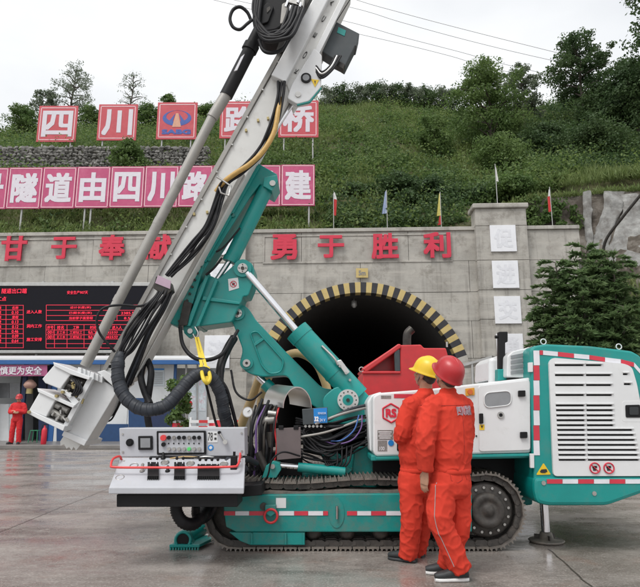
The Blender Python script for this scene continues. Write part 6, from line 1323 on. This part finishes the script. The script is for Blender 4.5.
    bd.capsule(hp(0, .092, .005), hp(0, .112, -.028), .010, .015, 10, 3); bd.ball(hp(0, .09, -.058), (.026, .013, .009), Rm, 10, 6); bd.ball(hp(0, .088, -.070), (.022, .013, .008), Rm, 10, 6); bd.ball(hp(0, .084, .025), (.055, .014, .009), Rm, 12, 6)
    for sx in (-1, 1):
        bd.ball(hp(sx * .076, -.008, -.012), (.009, .021, .034), Rm, 12, 8); bd.ball(hp(sx * .04, .07, -.025), (.025, .022, .02), Rm, 10, 6)
    limb(bd, [mid - up * .05, nk, hp(0, -.02, -.05)], [.075, .060, .058], n=18)
    bd.loft([ring(pel - up * .1, .12, .1, TS, TF), ring(pel, .15, .115, TS, TF), ring(wst, .13, .1, TS, TF), ring(ch, .16, .11, sside, TFo), ring(mid - up * .04, ws * .7, .08, sside, TFo), ring(mid + up * .0, ws * .4, .06, sside, TFo)])
    for s in 'LR':
        a, e, w = Jn['sh' + s], Jn['el' + s], Jn['wr' + s]; limb(bd, [mid, a - up * .015, e, w], [.05, .045, .040, .029], n=14)
        hd = Vector(S['hand' + s][0]); hand(bd, w + hd.normalized() * .02, hd, Vector(S['hand' + s][1]), S['hand' + s][2], .185 * sc, S['hand' + s][3])
        h_, k, an = Jn['hip' + s], Jn['kn' + s], Jn['an' + s]; ft = Vector(S['foot' + s]).normalized(); limb(bd, [pel - up * .03, h_, k, an, Vector((an.x, an.y, max(.05, an.z - .06)))], [.08, .078, .055, .034, .028], n=14); bd.capsule(Vector((an.x, an.y, max(.05, an.z - .06))), Vector((an.x, an.y, .045)) + ft * .12, .028, .022, 12)
    me = remesh(bd, min(vox, .006), 1, None, rl, .3); link('body', me, M['skin'], root)
    for sx in (-1, 1): e = MB(); e.ball(hp(sx * .031, .078, .0), (.013, .010, .010), Rm, 10, 6); link('eye', e.mesh('eye', rl), M['ink_white'], root)
    hr = MB(); hr.ball(hp(0, -.022, .03), (.081, .096, .096), Rm, 20, 14); hr.ball(hp(0, -.062, -.02), (.066, .045, .055), Rm, 16, 10); link('hair', remesh(hr, .006, 1, None, rl), M['hair'], root)
    # --- helmet
    hm_ = MB(); T = Matrix.Rotation(S.get('tilt', 0), 3, HS); hu, hd_ = T @ HU, T @ HD; hq = hp(0, -.008, .028); n = 32; HK = 1.12; rings = []
    for z, r in ((-.012, 1.04), (-.004, 1.05), (.0, 1.0), (.03, .985), (.06, .93), (.085, .82), (.105, .64), (.118, .40), (.123, .15), (.124, .01)):
        g_ = []
        for k in range(n):
            a = 2 * PI * k / n; ex = 0
            if z < 0: ex = .045 * max(0, math.sin(a)) ** 2.5 + .004
            g_.append(hq + HS * (.108 * HK * r * math.cos(a)) + hd_ * ((.128 * HK * r + ex) * math.sin(a)) + hu * (z * 1.25 - ex * .25))
        rings.append(g_)
    hm_.loft(rings); hat = link('helmet', hm_.mesh('helmet', rl), M[S['hat']], root)
    sb = hat.modifiers.new('s', 'SUBSURF'); sb.levels = 1; sb.render_levels = 1
    rg = MB()
    for dx in (-.028, 0, .028): rg.tube([hq + HS * dx + hd_ * (.138 * math.cos(a)) + hu * (.150 * math.sin(a) * (1 - abs(dx) * 1.5) + (.004 if dx == 0 else -.001)) for a in [PI * (.08 + .84 * k / 16) for k in range(17)]], [.003 + .006 * math.sin(PI * k / 16) for k in range(17)], 8)
    tag(link('helmet_ridge', rg.mesh('helmet_ridge', rl), M[S['hat']], hat), kind='stuff') if False else link('helmet_ridge', rg.mesh('helmet_ridge', rl), M[S['hat']], hat)
    cs_ = MB(); cs_.tube([hp(sx * .074, .0, .02) for sx in (-1,)] + [hp(-.066, .03, -.06), hp(0, .05, -.118), hp(.066, .03, -.06), hp(.074, 0, .02)], .005, 6); link('chin_strap', cs_.mesh('chin_strap', rl), M['ink_grey'], hat)
    # --- shoes
    for s in 'LR':
        an = Jn['an' + s]; ft = Vector(S['foot' + s]); pit_ = ft.z; ft = Vector((ft.x, ft.y, 0)).normalized(); sd_ = ft.cross(up); z0 = max(0, an.z - .095) if S.get('lift' + s) else 0.0
        o = Vector((an.x, an.y, z0)); u2 = up
        sh = MB(); so_ = MB()
        prof = ((-.075, .026, .05), (-.06, .038, .115), (-.02, .042, .125), (.03, .042, .105), (.08, .044, .068), (.13, .046, .055), (.17, .040, .046), (.195, .024, .036))
        sh.loft([ring(o + ft * x + up * (.022 + h_ / 2), w, h_ / 2, sd_, up, 16, 2.4) for x, w, h_ in prof]); so_.loft([ring(o + ft * x + up * .014, w * 1.06, .014, sd_, up, 16, 4) for x, w, h_ in prof])
        shoe_ = link('shoe', sh.mesh('shoe', rl), M['shoe'], root); link('sole', so_.mesh('sole', rl), M[S.get('sole', 'shoe')], shoe_)
    return root, dict(mid=mid, sside=sside, TFo=TFo, ws=ws, up=up)
V3 = Vector
A_ = dict(base=Vector((P(449, 570, 5.12).x, 5.12, 0)), label='worker in an orange red suit and red helmet, back turned, striding', group='workers watching the rig', face=(-.6, .8, 0), torso=(-.50, .86, 0), look=(-.45, .80, .40), suit='suit', hat='hat_r', sole='sole', tilt=.28, bulk=1.08, vox=.008, amp=.011,
    J=dict(pelvis=P(449, 480, 5.12), waist=P(450, 463, 5.12), chest=P(450, 428, 5.13), neck=P(448, 392, 5.13), head=P(447, 376.5, 5.11), shL=P(431, 404, 5.00), shR=P(464, 403, 5.24), elL=P(425.5, 440, 4.95), elR=P(464, 440, 5.30), wrL=P(425.5, 470, 4.99), wrR=P(452, 446, 5.42),
           hipL=P(441, 488, 5.05), hipR=P(457, 488, 5.2), knL=P(440.5, 522, 5.02), knR=P(459, 524, 5.17), anL=P(458.5, 564, 5.05), anR=P(449, 560, 5.24)),
    handL=((-.12, .1, -1), (.6, .5, 0), .5, -1), handR=((-.8, .1, .2), (0, -.5, .5), .6, 1), footL=(-1, -.06, 0), footR=(-1, .1, 0))
wa, ia = person('person', A_)
B2 = dict(base=Vector((P(413, 556, 5.72).x, 5.72, 0)), label='worker in an orange red suit and yellow helmet with folded arms', group='workers watching the rig', face=(-.8, .6, 0), torso=(-.72, .69, 0), look=(-.70, .62, .30), suit='suit', hat='hat_y', tilt=.05, bulk=1.04, vox=.008, amp=.010,
    J=dict(pelvis=P(416, 480, 5.70), waist=P(417, 463, 5.70), chest=P(419, 428, 5.70), neck=P(425.5, 391, 5.72), head=P(425.5, 375, 5.70), shL=P(410, 403.5, 5.58), shR=P(434, 404, 5.88), elL=P(405.5, 437, 5.55), elR=P(432, 438, 5.95), wrL=P(407, 432, 5.8), wrR=P(411, 440, 5.88),
           hipL=P(411, 488, 5.64), hipR=P(422, 488, 5.8), knL=P(411.5, 521, 5.62), knR=P(422, 521, 5.8), anL=P(408.5, 551, 5.66), anR=P(417, 549, 5.86)),
    handL=((.5, .6, .2), (0, .5, .3), .5, 1), handR=((-.3, -.8, .2), (0, .5, .3), .5, 1), footL=(-1, .1, 0), footR=(-1, .3, 0))
_c, _f = B2['J']['chest'], Vector((-.72, .69, 0)).normalized(); _s = _f.cross(Vector((0, 0, 1)))
B2['J'].update(elL=_c - _s * .215 + _f * .04 + Vector((0, 0, -.07)), elR=_c + _s * .22 + _f * .05 + Vector((0, 0, -.07)), wrL=_c + _f * .195 - _s * .02 + Vector((0, 0, -.03)), wrR=_c + _f * .19 + _s * .10 + Vector((0, 0, -.06)))
B2['handL'] = (_s + Vector((0, 0, .15)), -_f, .4, 1); B2['handR'] = (-_s + Vector((0, 0, .15)), -_f, .4, -1); B2['footL'] = (-.85, .5, 0); B2['footR'] = (-.7, .7, 0)
wb_, ib = person('person', B2)
# printed lettering across the backs, laid on the cloth by ray cast
def back_print(root, info, cz, xoff, w, h, s):
    jk = [c for c in root.children if c.name.startswith('jacket')][0]; bpy.context.view_layer.update(); rl = root.location; c0 = info['mid'] - info['up'] * cz; t = MB(); sd = info['sside']; n = -info['TFo']
    vs, fs = glyphs(s)
    from mathutils.bvhtree import BVHTree
    bv = BVHTree.FromPolygons([v.co for v in jk.data.vertices], [tuple(p.vertices) for p in jk.data.polygons]); out = []
    for a, b, d in vs:
        q = c0 + sd * (xoff + a * w) + info['up'] * (b * h) - rl + n * .4; hit = bv.ray_cast(q, -n, .8); p = hit[0] if hit[0] is not None else q - n * .28
        out.append(p + n * (.004 + .002 * d) + rl)
    for dx, dz in ((0, 0), (.0022, .001), (-.0022, -.001)): t.add([v + sd * dx + info['up'] * dz + n * (.0004 + dx * .05) for v in out], fs)
    t.build('back_print', M['print'], root)
back_print(wa, ia, .06, .05, .20, .08, '四川路桥'); back_print(wb_, ib, .055, .03, .20, .062, '四川路桥')
M['stitch'] = mat('dark red seam', (.30, .02, .014), .85)
def laid(root, part_, pts, d, r, name, m):
    from mathutils.bvhtree import BVHTree
    o = [c for c in root.children if c.name.startswith(part_)][0]; rl = root.location; d = Vector(d).normalized(); out = []
    bv = BVHTree.FromPolygons([v.co for v in o.data.vertices], [tuple(q.vertices) for q in o.data.polygons])
    for q in pts:
        h_ = bv.ray_cast(q - rl + d * .5, -d, .8)
        if h_[0] is not None: out.append(h_[0] + d * r * .2 + rl)
    if len(out) > 3: MB().tube(out, r, 5).build(name, M[m], root)
for rt_, inf in ((wa, ia), (wb_, ib)):
    c0, sd, n_, u_ = inf['mid'], inf['sside'], -inf['TFo'], inf['up']; w_ = inf['ws']
    laid(rt_, 'jacket', [c0 + sd * (w_ * (-.9 + 1.8 * k / 16)) - u_ * .015 for k in range(17)], n_, .0025, 'yoke_seam', 'stitch')
    laid(rt_, 'jacket', [c0 - u_ * (.02 + .4 * k / 16) for k in range(17)], n_, .002, 'back_seam', 'stitch')
    for s_ in (-1, 1):
        q = c0 - u_ * .55 + sd * (s_ * .075); laid(rt_, 'trousers', [q + sd * a + u_ * b for a, b in ((-.05, .05), (0, .05), (.05, .05), (.05, 0), (.05, -.06), (0, -.08), (-.05, -.06), (-.05, 0), (-.05, .05))], n_, .002, 'rear_pocket', 'stitch')
# grey piping down the outer trouser seam of the near worker
def seam(root, S, s):
    from mathutils.bvhtree import BVHTree
    tz = [c for c in root.children if c.name.startswith('trousers')][0]; rl = root.location; bv = BVHTree.FromPolygons([v.co for v in tz.data.vertices], [tuple(p.vertices) for p in tz.data.polygons]); J = S['J']; pts = []
    c = catmull([J['hip' + s] + Vector((0, 0, .05)), J['kn' + s], J['an' + s]], 16); d = Vector((-.55, -.84, 0)).normalized()
    for p in c:
        hit = bv.ray_cast(p - rl + d * .5, -d, .6)
        if hit[0] is not None: pts.append(hit[0] + d * .001 + rl)
    if len(pts) > 4: MB().tube(pts, .0035, 6).build('seam_piping', M['seam'], root)
seam(wa, A_, 'L')
# worker by the office
YP_ = 22.0; f0 = P(14.5, 446, YP_); kk = .14
def Q(dx, dy, z): return Vector((f0.x + dx, YP_ + dy, kk + z))
C_ = dict(base=Q(0, 0, 0), label='distant worker in red suit and red hat standing by the office', face=(0, -1, 0), torso=(.1, -1, 0), look=(.1, -1, -.05), suit='suit_far', hat='hat_r', vox=.016, amp=.012,
    J=dict(pelvis=Q(0, 0, .92), waist=Q(0, 0, 1.02), chest=Q(0, .02, 1.26), neck=Q(0, .03, 1.48), head=Q(0, .0, 1.61), shL=Q(.2, .02, 1.41), shR=Q(-.2, .02, 1.41), elL=Q(.27, -.02, 1.14), elR=Q(-.27, -.02, 1.14), wrL=Q(.03, -.22, 1.16), wrR=Q(-.03, -.24, 1.12), hipL=Q(.1, 0, .86), hipR=Q(-.1, 0, .86), knL=Q(.12, -.02, .48), knR=Q(-.12, -.02, .48), anL=Q(.13, 0, .1), anR=Q(-.14, 0, .1)),
    handL=((-1, -.1, 0), (0, 1, 0), .6, 1), handR=((1, -.1, 0), (0, 1, 0), .6, 1), footL=(.3, -1, 0), footR=(-.35, -1, 0), liftL=0)
for kq in 'LR': C_['J']['an' + kq].z = kk + .1
_p = person
wc, ic = person('person', C_)
for c in wc.children:
    if c.name.startswith('shoe'): c.location.z += kk
